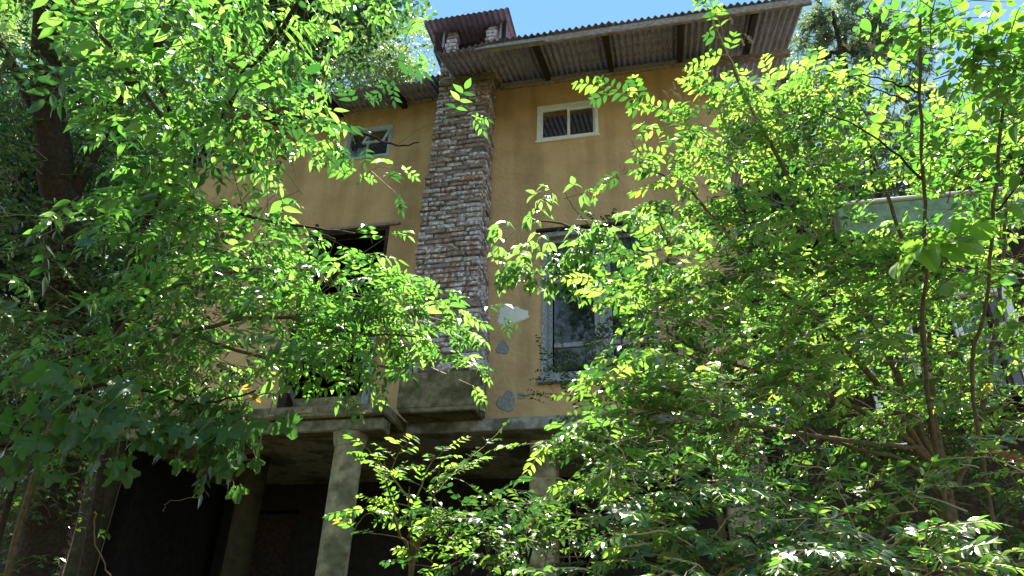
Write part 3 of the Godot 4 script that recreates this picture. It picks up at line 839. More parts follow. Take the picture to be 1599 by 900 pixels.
func build_chimney(H: Node3D) -> void:
	# mortar core, a little back from the brick faces
	var st := new_st()
	var lv := [[4.82, -3.02, -2.145, 0.445], [5.74, -3.02, -2.15, 0.44], [5.9, -3.02, -2.225, 0.44], [7.6, -3.0, -2.235, 0.435], [7.78, -2.96, -2.245, 0.412], [9.55, -2.94, -2.245, 0.412], [9.62, -2.94, -2.14, 0.40], [10.06, -2.94, -2.14, 0.40]]
	for i in lv.size() - 1:
		var a = lv[i]; var b = lv[i + 1]
		quad(st, Vector3(a[1], a[0], a[3]), Vector3(a[2], a[0], a[3]), Vector3(b[2], b[0], b[3]), Vector3(b[1], b[0], b[3]), Vector3.BACK)
		quad(st, Vector3(a[2], a[0], a[3]), Vector3(a[2], a[0], 0.002), Vector3(b[2], b[0], 0.002), Vector3(b[2], b[0], b[3]), Vector3.RIGHT)
		quad(st, Vector3(a[1], a[0], a[3]), Vector3(a[1], a[0], 0.002), Vector3(b[1], b[0], 0.002), Vector3(b[1], b[0], b[3]), Vector3.LEFT)
	quad(st, Vector3(-3.02, 4.82, 0.445), Vector3(-2.145, 4.82, 0.445), Vector3(-2.145, 4.82, 0.002), Vector3(-3.02, 4.82, 0.002), Vector3.DOWN)
	quad(st, Vector3(-2.94, 10.06, 0.40), Vector3(-2.14, 10.06, 0.40), Vector3(-2.14, 10.06, -0.3), Vector3(-2.94, 10.06, -0.3), Vector3.UP)
	quad(st, Vector3(-2.14, 9.5, 0.0), Vector3(-2.14, 9.5, -0.3), Vector3(-2.14, 10.06, -0.3), Vector3(-2.14, 10.06, 0.0), Vector3.RIGHT)
	quad(st, Vector3(-2.94, 9.5, 0.0), Vector3(-2.94, 9.5, -0.3), Vector3(-2.94, 10.06, -0.3), Vector3(-2.94, 10.06, 0.0), Vector3.LEFT)
	quad(st, Vector3(-2.94, 9.5, -0.3), Vector3(-2.14, 9.5, -0.3), Vector3(-2.14, 10.06, -0.3), Vector3(-2.94, 10.06, -0.3), Vector3.FORWARD)
	var C := part("chimney", done(st), M.mortar, H)
	C.set_meta("label", "weathered red brick chimney smeared with white lime")
	var shapes := []
	for i in 8:
		shapes.append(box_mesh(Vector3.ZERO, Vector3.ONE, 0.11, 0.065))          # scaled to each brick
	var rest := []
	for i in M.bricks.size(): rest.append(new_st())
	var count := 0
	var course := 0.0735
	var y := 10.02
	var row := 0
	var smear_row := 0.0
	while y > 4.86:
		var f := clampf((y - 4.82) / 5.2, 0.0, 1.0)
		var step_in := 0.035 if y > 7.74 else 0.0
		var xl := lerpf(-3.06, -2.985, f) + step_in * 0.6
		var xr := lerpf(-2.135, -2.195, clampf(f * 2.5, 0, 1)) - step_in * 0.2
		if y < 5.75: xr += 0.03
		var zf := 0.465 - step_in * 0.8
		if y > 9.6: xr = -2.10
		var xs := xl + rnd(-0.012, 0.012)
		var first := 0.12 if row % 2 == 0 else 0.24
		var b := 0
		while xs < xr - 0.02:
			var wdt := (first if b == 0 else 0.255) * rnd(0.85, 1.12)
			if xr - (xs + wdt) < 0.09: wdt = xr - xs + rnd(-0.01, 0.01)
			var hgt := course - rnd(0.012, 0.024)
			var proud := rnd(-0.022, 0.016) + (0.02 if rnd(0, 1) < 0.08 else 0.0)
			if rnd(0, 1) > 0.02:
				lay(C, shapes, rest, Vector3(xs + wdt * 0.5, y, zf - 0.055 + proud), Vector3(wdt - rnd(0.008, 0.02), hgt, 0.115), count)
				count += 1
			xs += wdt
			b += 1
		var zz := zf - 0.115
		while zz > 0.02:                                                        # the side towards the window
			var ln := minf(0.235 if (row + int(zz * 10.0)) % 2 == 0 else 0.12, zz - 0.003)
			if ln > 0.04:
				lay(C, shapes, rest, Vector3(xr - 0.055 + rnd(-0.014, 0.012), y, zz - ln * 0.5), Vector3(0.115, course - rnd(0.012, 0.024), ln - 0.012), count)
				count += 1
			zz -= ln
		y -= course
		row += 1
	for i in rest.size():
		var more: ArrayMesh = rest[i].commit()
		if more.get_surface_count(): part("bricks", more, M.bricks[i], C, "stuff")
	# corbel of dark mortar where the stack meets the sheets, and the concrete foot
	for i in 5:
		part("mortar_lump", box_mesh(Vector3(-2.86 + 0.16 * i, 9.40 + rnd(-0.03, 0.05), 0.45), Vector3(rnd(0.14, 0.22), rnd(0.07, 0.13), 0.07), 0.02, 0.02), M.block, C)
	part("foot_block", box_mesh(Vector3(-2.595, 4.62, 0.235), Vector3(0.94, 0.44, 0.47), 0.015, 0.008), M.block, C)
	part("foot_block", box_mesh(Vector3(-2.585, 4.395, 0.232), Vector3(0.92, 0.08, 0.46), 0.015, 0.008), M.block, C)
	part("pipe", box_mesh(Vector3(-2.10, 4.60, 0.30), Vector3(0.05, 0.42, 0.05), 0.01, 0.004), M.grey_concrete, C)
	for i in 5:
		part("foot_stone", box_mesh(Vector3(-2.93 + 0.2 * i, 4.875 + rnd(0, 0.02), 0.42), Vector3(rnd(0.15, 0.24), rnd(0.09, 0.12), 0.12), 0.025, 0.02), M.mortar if i % 2 else M.bricks[6], C)
	# hood over the flue: two brick stubs under a tilted corrugated sheet
	for s in [[-2.86, 10.28], [-2.22, 10.30]]:
		for j in 6:
			lay(C, shapes, rest, Vector3(s[0] + rnd(-0.01, 0.01), 10.11 + 0.078 * j, 0.30), Vector3(0.16 if j % 2 else 0.19, 0.062, 0.15), -1)
	part("flue_lining", box_mesh(Vector3(-2.54, 10.30, -0.05), Vector3(0.82, 0.46, 0.30), 0.01), M.black_inside, C)
	for s in [-2.98, -2.08]:
		part("hood_strap", box_mesh(Vector3(s, 10.4, 0.38), Vector3(0.03, 0.35, 0.02), 0.004, 0.002), M.frame_grey, C)
	part("hood_sheet", corrugated(-3.24, -1.90, Vector2(0.64, 10.56), Vector2(-0.55, 10.60), 0.014, 0.085), M.sheet_rust, C)
	part("hood_sheet", box_mesh(Vector3(-3.12, 10.36, -0.05), Vector3(0.012, 0.42, 0.9), 0.003, 0.004), M.sheet_rust, C)
	part("hood_sheet", box_mesh(Vector3(-1.99, 10.36, -0.05), Vector3(0.012, 0.42, 0.9), 0.003, 0.004), M.sheet_rust, C)

func lay(C: Node3D, shapes: Array, rest: Array, c: Vector3, s: Vector3, count: int) -> void:
	var t := Transform3D(Basis.from_euler(Vector3(rnd(-0.03, 0.03), rnd(-0.03, 0.03), rnd(-0.025, 0.025))) * Basis.from_scale(s), c)
	var mesh: Mesh = shapes[rng.randi() % shapes.size()]
	var tone: int = rng.randi() % M.bricks.size()
	if count >= 298:
		rest[tone].append_from(mesh, 0, t)
		return
	var o := part("brick", mesh, M.bricks[tone], C)
	o.transform = t

func build_wing() -> void:
	var W := thing("neighbouring_house", Vector3(4, 0, -2.5), "dim brown house with green parapet and white window behind the shrubs on the right", "house")
	var st := new_st()
	holed_wall(st, -2.6, 6.0, 0.0, 7.9, -0.25, 0.0, [Rect2(0.0, 5.3, 0.82, 1.62), Rect2(-1.25, 4.6, 0.7, 1.8)])
	part("wall", done(st), M.wing_red, W)
	part("parapet", box_mesh(Vector3(2.4, 8.22, -0.1), Vector3(7.2, 0.60, 0.34), 0.02, 0.01), M.wing_green, W)
	part("coping", box_mesh(Vector3(2.4, 8.545, -0.1), Vector3(7.3, 0.05, 0.42), 0.012, 0.005), M.white_patch, W)
	part("side_wall", box_mesh(Vector3(-2.47, 4.0, -2.6), Vector3(0.25, 7.8, 4.68), 0.02), M.wing_red, W)
	for i in 5:
		part("wood_end", box_mesh(Vector3(-1.9 + 0.1 * i, 7.95 - 0.02 * i, 0.2), Vector3(0.05, 0.10, 0.5), 0.008, 0.004), M.dark_wood, W)
	var w := part("window", frame_mesh(0.0, 0.82, 5.3, 6.92, -0.02, 0.10, 0.14), M.white_frame, W)
	part("pane", pane(0.1, 0.72, 5.4, 6.82, -0.05), M.glass, w)
	part("mullion", box_mesh(Vector3(0.52, 6.11, -0.02), Vector3(0.05, 1.42, 0.06), 0.005), M.dark_wood, w)
	var d := part("doorway", frame_mesh(-1.25, -0.55, 4.6, 6.4, -0.02, 0.07, 0.14), M.white_frame, W)
	part("pane", pane(-1.18, -0.62, 4.67, 6.33, -0.06), M.glass, d)
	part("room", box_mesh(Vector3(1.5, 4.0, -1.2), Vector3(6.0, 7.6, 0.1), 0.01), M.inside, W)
	part("ledge", box_mesh(Vector3(0.6, 5.22, 0.15), Vector3(2.4, 0.10, 0.5), 0.012, 0.004), M.dark_wood, W)


# ------------------------------------------------------------------ plants of this garden
func rooted(px: float, py: float, depth: float) -> Vector3:      # the ground under a point
	var p := at(px, py, depth)
	return Vector3(p.x, ground_y(p.x, p.z) - 0.05, p.z)

func fill(P: Plant, list: Array, kind: String, size: float, length: float, bias: Vector3, droop: float, from = null) -> void:
	for c in list:                                                # [px, py, depth, half width px, half height px, half depth m, shoots]
		var k: float = c[2] / FOCAL
		clump(P, at(c[0], c[1], c[2]), Vector3(c[3] * k, c[4] * k, c[5]), c[6], kind, size, length, bias, droop, from)

func build_left() -> void:
	# dark ivy-clad tree at the far left
	var b := rooted(110, 700, 4.6)
	var P := plant("ivy_clad_tree", b, "dark ivy-clad tree trunk in deep shade at the far left", "tree")
	stem(P, "trunk", [b, at(95, 760, 4.6), at(105, 420, 4.6), at(75, 150, 4.6), at(80, -120, 4.7)], 0.16, 0.07, M.bark_dark, 10)
	stem(P, "branch", [at(100, 330, 4.6), at(180, 170, 4.7), at(260, 40, 4.8), at(330, -120, 4.8)], 0.045, 0.02, M.bark_dark)
	stem(P, "branch", [at(95, 250, 4.6), at(20, 100, 4.7), at(-60, -40, 4.8)], 0.04, 0.02, M.bark_dark)
	fill(P, [[70, 60, 4.5, 90, 90, 0.5, 60], [150, 170, 4.7, 110, 110, 0.5, 90], [210, 240, 4.9, 90, 80, 0.4, 60], [60, 280, 4.5, 80, 120, 0.4, 80], [130, 400, 4.5, 130, 110, 0.4, 110], [50, 520, 4.4, 90, 110, 0.4, 80], [190, 520, 4.6, 120, 90, 0.4, 90], [300, 440, 4.9, 90, 80, 0.4, 60], [110, 620, 4.5, 120, 50, 0.3, 50], [330, 560, 4.9, 90, 60, 0.3, 50], [95, 720, 4.45, 60, 70, 0.2, 40], [85, 840, 4.45, 60, 60, 0.2, 30], [30, 760, 4.4, 50, 90, 0.2, 30], [240, 590, 4.6, 110, 30, 0.3, 40], [380, 600, 4.6, 60, 25, 0.3, 14]], "ivy", 0.045, 0.3, Vector3(0, -0.05, 0.3), 0.5)
	fill(P, [[60, -130, 4.6, 200, 120, 0.8, 150], [260, -120, 4.8, 150, 110, 0.8, 110], [-160, 100, 4.6, 130, 300, 0.8, 140]], "ivy", 0.06, 0.35, Vector3(0, 0, 0.2), 0.4)
	for q in [[Vector3(-4.2, 8.8, 2.9), Vector3(1.2, 0.7, 0.9)], [Vector3(-5.6, 8.2, 2.6), Vector3(1.2, 0.8, 0.9)], [Vector3(-5.0, 9.6, 2.3), Vector3(1.5, 0.7, 1.0)], [Vector3(-3.6, 9.6, 2.6), Vector3(0.8, 0.6, 0.8)], [Vector3(-3.05, 8.1, 3.5), Vector3(0.75, 0.5, 0.7)], [Vector3(-3.9, 8.0, 3.7), Vector3(0.8, 0.5, 0.6)]]:
		for i in 230:
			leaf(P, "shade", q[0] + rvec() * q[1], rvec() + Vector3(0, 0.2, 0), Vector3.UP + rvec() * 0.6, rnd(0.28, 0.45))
	finish(P, M.twig_brown)

	# young ash: feathered leaves in full sun over the upper left
	b = rooted(215, 800, 3.8)
	P = plant("feathery_tree", b, "young tree with sunlit feathered leaves leaning across the upper left", "tree")
	stem(P, "trunk", [b, at(170, 690, 3.85), at(190, 480, 3.85), at(238, 325, 3.75), at(330, 225, 3.6), at(372, 130, 3.5), at(440, 45, 3.35), at(520, -90, 3.2)], 0.032, 0.009, M.bark_dark)
	stem(P, "branch", [at(330, 225, 3.6), at(275, 190, 3.4), at(240, 80, 3.2), at(285, -10, 3.05), at(330, -100, 2.9)], 0.014, 0.007, M.bark_dark, 6)
	stem(P, "branch", [at(300, 250, 3.65), at(200, 110, 3.0), at(120, 10, 2.7), at(70, -60, 2.6)], 0.011, 0.006, M.bark_grey, 6)
	stem(P, "branch", [at(330, 225, 3.6), at(420, 185, 3.7), at(520, 190, 3.95), at(610, 225, 4.1), at(655, 222, 4.15)], 0.014, 0.004, M.bark_dark, 6)
	stem(P, "branch", [at(238, 325, 3.75), at(340, 330, 3.6), at(450, 350, 3.6), at(555, 365, 3.7)], 0.014, 0.004, M.bark_dark, 6)
	stem(P, "branch", [at(440, 45, 3.35), at(490, 90, 3.5), at(545, 80, 3.7)], 0.010, 0.004, M.bark_dark, 6)
	fill(P, [[250, 40, 2.9, 80, 55, 0.3, 9], [330, 50, 3.0, 90, 70, 0.35, 17], [420, 60, 3.4, 80, 70, 0.4, 11], [260, 140, 3.1, 70, 50, 0.35, 9], [345, 150, 3.15, 80, 60, 0.35, 17], [410, 180, 3.5, 60, 55, 0.35, 10], [330, 250, 3.4, 80, 45, 0.3, 9], [440, 265, 3.8, 45, 35, 0.3, 3], [390, 310, 3.5, 75, 36, 0.3, 8], [375, 375, 3.5, 85, 36, 0.3, 10], [480, 355, 3.7, 50, 26, 0.3, 6], [300, 320, 3.6, 70, 40, 0.3, 6]], "ash", 0.088, 0.26, Vector3(0.1, 0.05, 0.3), 0.45)
	fill(P, [[470, 50, 3.9, 60, 60, 0.3, 6], [535, 50, 4.2, 50, 40, 0.3, 3], [420, -60, 3.3, 160, 60, 0.4, 26], [230, -60, 2.8, 150, 60, 0.4, 22]], "ash", 0.08, 0.26, Vector3(0.1, 0.05, 0.1), 0.5)
	fill(P, [[330, 290, 4.3, 90, 50, 0.3, 14], [410, 240, 4.4, 60, 40, 0.3, 7], [300, 400, 4.4, 100, 50, 0.3, 14], [400, 350, 4.4, 60, 40, 0.3, 8]], "ash", 0.088, 0.24, Vector3(0.1, 0.05, 0.2), 0.45)
	fill(P, [[605, 205, 4.15, 45, 22, 0.15, 4], [545, 215, 4.1, 45, 24, 0.2, 4], [645, 215, 4.2, 15, 18, 0.1, 1], [570, 270, 4.0, 40, 20, 0.2, 3]], "ash", 0.074, 0.17, Vector3(0.3, 0.3, 0.1), 0.3)
	finish(P, M.twig_green)

	# the bright spray that crosses in front of the balcony and the chimney
	b = rooted(70, 900, 3.3)
	P = plant("leaning_shrub", b, "bright green shrub whose sunlit branch crosses before balcony door and chimney", "shrub")
	stem(P, "stem", [b, at(60, 720, 3.35), at(150, 580, 3.35), at(290, 520, 3.3), at(430, 495, 3.25), at(560, 520, 3.25), at(660, 525, 3.3)], 0.017, 0.004, M.bark_grey)
	stem(P, "stem", [at(150, 580, 3.35), at(230, 470, 3.4), at(340, 430, 3.5), at(450, 420, 3.6), at(560, 430, 3.6)], 0.016, 0.004, M.bark_grey, 6)
	stem(P, "stem", [at(290, 520, 3.3), at(420, 560, 3.2), at(560, 570, 3.2), at(640, 575, 3.3)], 0.009, 0.004, M.bark_grey, 6)
	fill(P, [[420, 470, 3.35, 80, 35, 0.3, 22], [500, 455, 3.45, 70, 28, 0.3, 18], [470, 515, 3.25, 80, 35, 0.3, 24], [560, 480, 3.3, 70, 32, 0.3, 24], [620, 515, 3.25, 65, 30, 0.25, 20], [680, 492, 3.3, 40, 20, 0.2, 9], [360, 530, 3.3, 80, 40, 0.3, 14], [550, 435, 3.5, 55, 18, 0.2, 7], [650, 560, 3.25, 45, 18, 0.2, 6], [300, 480, 3.4, 70, 50, 0.3, 11]], "ash", 0.07, 0.2, Vector3(0.25, 0.15, 0.2), 0.22)
	fill(P, [[250, 550, 3.3, 90, 40, 0.3, 14], [130, 550, 3.3, 90, 45, 0.3, 9], [420, 575, 3.1, 90, 18, 0.25, 8], [560, 580, 3.2, 60, 14, 0.2, 5], [230, 400, 3.4, 70, 50, 0.3, 8], [120, 470, 3.5, 90, 50, 0.3, 8], [330, 400, 3.5, 80, 40, 0.3, 9], [60, 325, 3.0, 40, 18, 0.2, 3], [25, 500, 3.1, 30, 30, 0.3, 3], [330, 590, 3.5, 80, 24, 0.3, 9], [200, 600, 3.5, 80, 24, 0.3, 7]], "ash", 0.076, 0.2, Vector3(0.2, 0.08, 0.2), 0.3)
	finish(P, M.twig_green)

	# wild grape hanging dark over the porch
	b = rooted(30, 900, 2.8)
	P = plant("wild_grape_vine", b, "shaded wild grape vine with large lobed leaves hanging before the dark porch", "vine")
	stem(P, "stem", [b, at(20, 760, 2.9), at(60, 640, 2.95), at(180, 600, 3.0), at(300, 630, 3.0), at(400, 610, 3.05)], 0.014, 0.004, M.bark_dark, 6)
	stem(P, "tendril", [at(105, 560, 3.0), at(112, 620, 3.0), at(103, 680, 3.0)], 0.0025, 0.0015, M.twig_brown, 4)
	stem(P, "tendril", [at(316, 740, 3.0), at(308, 775, 3.0), at(262, 785, 3.0), at(256, 800, 3.0)], 0.0022, 0.0012, M.twig_brown, 4)
	stem(P, "tendril", [at(147, 800, 3.0), at(150, 850, 3.0), at(175, 905, 3.0)], 0.004, 0.003, M.twig_brown, 4)
	stem(P, "tendril", [at(408, 670, 3.0), at(404, 700, 3.0), at(396, 735, 3.0)], 0.0018, 0.001, M.twig_pale, 4)
	fill(P, [[100, 620, 2.95, 70, 20, 0.2, 5], [220, 640, 2.95, 70, 26, 0.2, 11], [290, 655, 2.95, 40, 22, 0.15, 9], [340, 620, 3.0, 60, 20, 0.2, 11], [160, 590, 2.9, 80, 25, 0.2, 10], [95, 680, 2.95, 25, 15, 0.1, 4], [390, 640, 3.1, 35, 16, 0.1, 5], [430, 610, 3.1, 40, 14, 0.1, 4], [40, 640, 2.9, 40, 30, 0.15, 6]], "grape", 0.115, 0.16, Vector3(0.1, -0.2, 0.3), 0.8)
	for i in 4:
		compound(P, "ash", at(345 - 5 * i, 650 + 15 * i, 2.95), (at(322, 760, 2.9) - at(345, 650, 2.95) + rvec() * 0.05).normalized(), 0.055, 5, 3)
	finish(P, M.twig_brown)

func build_right() -> void:
	# box elder branch in front of the wall and the big window
	var b := rooted(1120, 820, 4.4)
	var P := plant("drooping_sapling", b, "sapling with broad drooping leaves in front of the tall window", "tree")
	stem(P, "stem", [b, at(1120, 760, 4.4), at(1080, 560, 4.3), at(1020, 430, 4.3), at(950, 380, 4.35), at(880, 350, 4.4), at(830, 345, 4.45)], 0.022, 0.004, M.bark_grey)
	stem(P, "branch", [at(1050, 490, 4.3), at(1040, 370, 4.35), at(1010, 320, 4.4)], 0.01, 0.003, M.bark_grey, 6)
	stem(P, "branch", [at(950, 380, 4.35), at(900, 330, 4.4), at(880, 295, 4.4)], 0.007, 0.002, M.twig_green, 5)
	stem(P, "branch", [at(980, 400, 4.3), at(890, 420, 4.3), at(835, 425, 4.3)], 0.007, 0.002, M.twig_green, 5)
	for s in [[880, 296, 0.02, 0.16], [845, 325, -0.1, 0.12], [800, 345, -0.4, 0.05], [870, 345, -0.2, 0.0], [905, 335, 0.2, 0.0], [835, 385, -0.3, -0.1], [865, 395, 0.0, -0.1], [815, 400, -0.3, -0.1], [850, 405, -0.1, -0.2], [880, 420, 0.1, -0.1], [900, 375, 0.1, 0.0], [935, 365, 0.1, 0.1], [990, 345, 0.0, 0.2], [1020, 320, 0.0, 0.3], [1050, 365, 0.3, 0.1], [1000, 400, 0.1, 0.0], [1045, 410, 0.3, 0.0], [930, 420, 0.0, -0.1], [975, 440, 0.2, -0.1]]:
		for k in (3 if s[1] > 350 else 2):
			var p := at(s[0] + rnd(-10, 10), s[1] + 14 + rnd(-8, 8), 4.4 + rnd(-0.15, 0.1))
			shoot(P, p, Vector3(s[2], s[3], 0.25) + rvec() * 0.3, 0.10, "elder", 0.088, 0.5)
	fill(P, [[950, 400, 4.3, 50, 35, 0.25, 16], [1030, 380, 4.3, 50, 50, 0.25, 12]], "elder", 0.07, 0.12, Vector3(0, 0.1, 0.2), 0.5)
	finish(P, M.twig_green)

	# climber over the window
	b = Vector3(-0.55, ground_y(-0.55, 1.3), 1.3)
	P = plant("window_climber", b, "fine-leaved climber hanging over the lower part of the tall window", "vine")
	stem(P, "stem", [b, Vector3(-0.4, 2.6, 1.1), Vector3(-0.45, 4.2, 0.5), Vector3(-0.5, 5.6, 0.25), Vector3(-0.45, 6.5, 0.3)], 0.02, 0.005, M.bark_dark, 6)
	for i in 150:
		var y := rnd(4.3, 5.4) if i % 3 else rnd(5.2, 6.6)
		var p := Vector3(-0.40 + rnd(-0.5, 0.75) * (1.0 if y < 5.3 else 0.8), y, 0.28 + rnd(0, 0.55))
		shoot(P, p, Vector3(rnd(-0.8, 0.8), rnd(-0.1, 0.5), 0.5), 0.3, "ivy", 0.05, 0.6)
	for i in 26:
		var p2 := Vector3(-1.15 + rnd(-0.25, 0.7), rnd(4.25, 4.75), 0.5 + rnd(0, 0.6))
		shoot(P, p2, Vector3(rnd(-1.0, 0.2), rnd(0.1, 0.5), 0.3), 0.32, "ivy", 0.042, 0.4)
	finish(P, M.twig_brown)

	# dense dark shrub below it
	b = Vector3(0.15, ground_y(0.15, 2.0), 2.0)
	P = plant("dark_shrub", b, "dense dark shrub in shade beneath the tall window", "shrub")
	stem(P, "stem", [b, b + Vector3(0, 1.2, -0.2), b + Vector3(-0.2, 2.4, -0.5)], 0.04, 0.012, M.bark_dark, 6)
	for i in 330:
		var v := rvec()
		while v.length() > 1.0: v = rvec()
		var p := Vector3(0.0, 3.1, 1.5) + v * Vector3(1.0, 1.5, 0.7)
		shoot(P, p, v + Vector3(0, 0.2, 0.4), 0.32, "ivy", 0.055, 0.35)
	finish(P, M.twig_brown)

	# the big privet
	b = rooted(1480, 830, 3.65)
	P = plant("large_shrub", b, "large many-stemmed small-leaved shrub in full sun covering the right half of the house", "shrub")
	stem(P, "trunk", [b, at(1485, 830, 3.65), at(1475, 760, 3.62), at(1455, 640, 3.62), at(1452, 520, 3.7)], 0.062, 0.010, M.bark_grey, 10)
	var stems := [
		[[1475, 770, 3.6], [1440, 680, 3.6], [1390, 560, 3.7], [1290, 380, 3.9], [1190, 200, 4.0], [1130, 70, 4.0], [1105, 10, 4.0]],
		[[1465, 740, 3.6], [1400, 640, 3.55], [1300, 520, 3.5], [1180, 420, 3.5], [1080, 300, 3.6], [1000, 260, 3.6]],
		[[1470, 750, 3.6], [1420, 690, 3.5], [1340, 640, 3.3], [1240, 600, 3.1], [1120, 560, 2.9], [1010, 500, 2.85]],
		[[1475, 740, 3.6], [1450, 620, 3.7], [1430, 450, 3.9], [1370, 260, 4.2], [1310, 120, 4.4]],
		[[1490, 760, 3.6], [1530, 660, 3.65], [1560, 480, 3.8], [1570, 300, 4.0], [1540, 160, 4.2]],
		[[1440, 700, 3.55], [1330, 690, 3.2], [1180, 665, 2.8], [1060, 640, 2.6], [960, 655, 2.5]],
		[[1480, 770, 3.6], [1410, 720, 3.4], [1300, 690, 3.2], [1255, 670, 3.0], [1300, 760, 2.8]],
	]
	for i in stems.size():
		stem(P, "stem", stems[i].map(func(q): return at(q[0], q[1], q[2])), [0.024, 0.02, 0.018, 0.024, 0.02, 0.013, 0.012][i], 0.003, M.bark_grey, 7, 0.005)
	spray(P, [at(1180, 250, 3.9), at(1090, 190, 3.75), at(1000, 158, 3.6), at(945, 138, 3.5)], 5, "privet", 0.058, 0.18, 0.2, 0.2)
	shoot(P, at(1010, 163, 3.6), at(938, 133, 3.5) - at(1010, 163, 3.6), 0.3, "privet", 0.062, 0.1)
	shoot(P, at(1085, 185, 3.7), at(1000, 158, 3.6) - at(1085, 185, 3.7), 0.36, "privet", 0.062, 0.1)
	spray(P, [at(1190, 200, 4.0), at(1150, 110, 3.95), at(1118, 40, 3.9), at(1104, 6, 3.9)], 5, "privet", 0.06, 0.16, 0.15, 0.1)
	shoot(P, at(1135, 85, 3.9), at(1062, 88, 3.8) - at(1135, 85, 3.9), 0.25, "privet", 0.062, 0.2)
	shoot(P, at(1130, 50, 3.9), at(1104, -5, 3.85) - at(1130, 50, 3.9), 0.26, "privet", 0.062, 0.05)
	spray(P, [at(1080, 300, 3.6), at(1030, 270, 3.5), at(975, 272, 3.4), at(955, 280, 3.35)], 6, "privet", 0.05, 0.16, 0.1, 0.3)
	spray(P, [at(1180, 420, 3.5), at(1100, 330, 3.4), at(1030, 320, 3.3)], 6, "privet", 0.05, 0.18, 0.2, 0.3)
	spray(P, [at(1240, 240, 4.0), at(1170, 180, 3.9), at(1105, 150, 3.8)], 6, "privet", 0.056, 0.2, 0.2, 0.3)
	spray(P, [at(1120, 560, 2.9), at(1050, 500, 2.85), at(985, 470, 2.8), at(950, 460, 2.75)], 8, "privet", 0.046, 0.18, 0.1, 0.4)
	spray(P, [at(1110, 600, 2.7), at(1020, 590, 2.6), at(950, 590, 2.55), at(928, 598, 2.5)], 9, "privet", 0.044, 0.17, 0.1, 0.4)
	spray(P, [at(1100, 660, 2.5), at(980, 640, 2.45), at(900, 665, 2.4), at(858, 690, 2.4)], 10, "privet", 0.042, 0.16, 0.1, 0.4)
	fill(P, [[1180, 130, 4.1, 50, 50, 0.25, 18], [1250, 140, 4.2, 70, 50, 0.3, 28], [1320, 150, 4.3, 60, 50, 0.3, 18], [1160, 210, 4.0, 60, 50, 0.25, 24], [1090, 235, 3.8, 55, 40, 0.2, 20], [1240, 240, 4.0, 90, 60, 0.3, 40], [1340, 250, 4.1, 80, 60, 0.3, 28], [1560, 300, 4.1, 50, 60, 0.3, 14], [1480, 250, 4.4, 70, 60, 0.3, 30], [1420, 200, 4.3, 60, 60, 0.3, 26], [1390, 280, 4.2, 60, 40, 0.3, 22], [1560, 200, 4.3, 50, 80, 0.3, 24]], "privet", 0.058, 0.28, Vector3(-0.15, 0.2, 0.25), 0.4)
	fill(P, [[1060, 280, 3.5, 30, 22, 0.2, 6], [1130, 310, 3.6, 70, 40, 0.25, 28], [1230, 340, 3.65, 80, 45, 0.25, 36], [1400, 370, 3.8, 80, 30, 0.3, 16], [1330, 400, 3.6, 90, 50, 0.3, 36], [1210, 420, 3.35, 80, 45, 0.25, 34], [1115, 395, 3.4, 45, 35, 0.2, 10], [1450, 420, 3.7, 80, 60, 0.3, 24], [1540, 420, 3.7, 60, 60, 0.3, 20], [1500, 260, 4.3, 60, 40, 0.3, 10], [1290, 440, 3.5, 80, 50, 0.3, 34], [1430, 500, 3.6, 50, 70, 0.3, 24], [1590, 560, 3.5, 30, 90, 0.3, 16], [1510, 590, 3.6, 50, 24, 0.2, 8], [1400, 420, 3.6, 80, 60, 0.3, 28]], "privet", 0.052, 0.25, Vector3(-0.2, 0.15, 0.3), 0.45)
	fill(P, [[1090, 485, 2.95, 90, 40, 0.2, 34], [1010, 505, 2.85, 45, 32, 0.2, 14], [1200, 500, 3.05, 90, 40, 0.25, 38], [1330, 500, 3.2, 80, 45, 0.25, 30], [1400, 560, 3.3, 70, 50, 0.25, 20], [1520, 540, 3.5, 70, 60, 0.3, 20], [1440, 620, 3.3, 80, 40, 0.25, 22], [1560, 640, 3.2, 50, 40, 0.25, 14], [1260, 545, 3.1, 90, 35, 0.25, 26], [1040, 455, 3.0, 50, 30, 0.2, 12], [995, 425, 3.3, 40, 26, 0.2, 9], [1020, 385, 3.5, 40, 25, 0.2, 9]], "privet", 0.047, 0.23, Vector3(-0.25, 0.12, 0.35), 0.5)
	fill(P, [[1060, 570, 2.65, 80, 35, 0.2, 40], [1170, 580, 2.75, 80, 38, 0.2, 43], [1290, 595, 2.9, 80, 36, 0.2, 29], [1000, 625, 2.5, 80, 30, 0.2, 35], [1110, 645, 2.5, 80, 26, 0.2, 32]], "privet", 0.043, 0.21, Vector3(-0.25, 0.1, 0.4), 0.5)
	fill(P, [[1480, 600, 4.2, 90, 50, 0.3, 26], [1590, 640, 4.0, 40, 60, 0.3, 16], [1590, 520, 4.2, 20, 80, 0.3, 9], [1420, 480, 4.3, 90, 60, 0.3, 26], [1380, 640, 4.2, 80, 40, 0.3, 20], [1250, 470, 4.2, 120, 70, 0.3, 70], [1430, 420, 4.4, 130, 50, 0.3, 46], [1330, 560, 4.3, 120, 60, 0.3, 50], [1560, 440, 4.4, 60, 100, 0.3, 40], [1400, 640, 4.4, 120, 50, 0.3, 40], [1180, 620, 4.0, 90, 60, 0.3, 40]], "privet", 0.056, 0.27, Vector3(-0.2, 0.1, 0.3), 0.5)
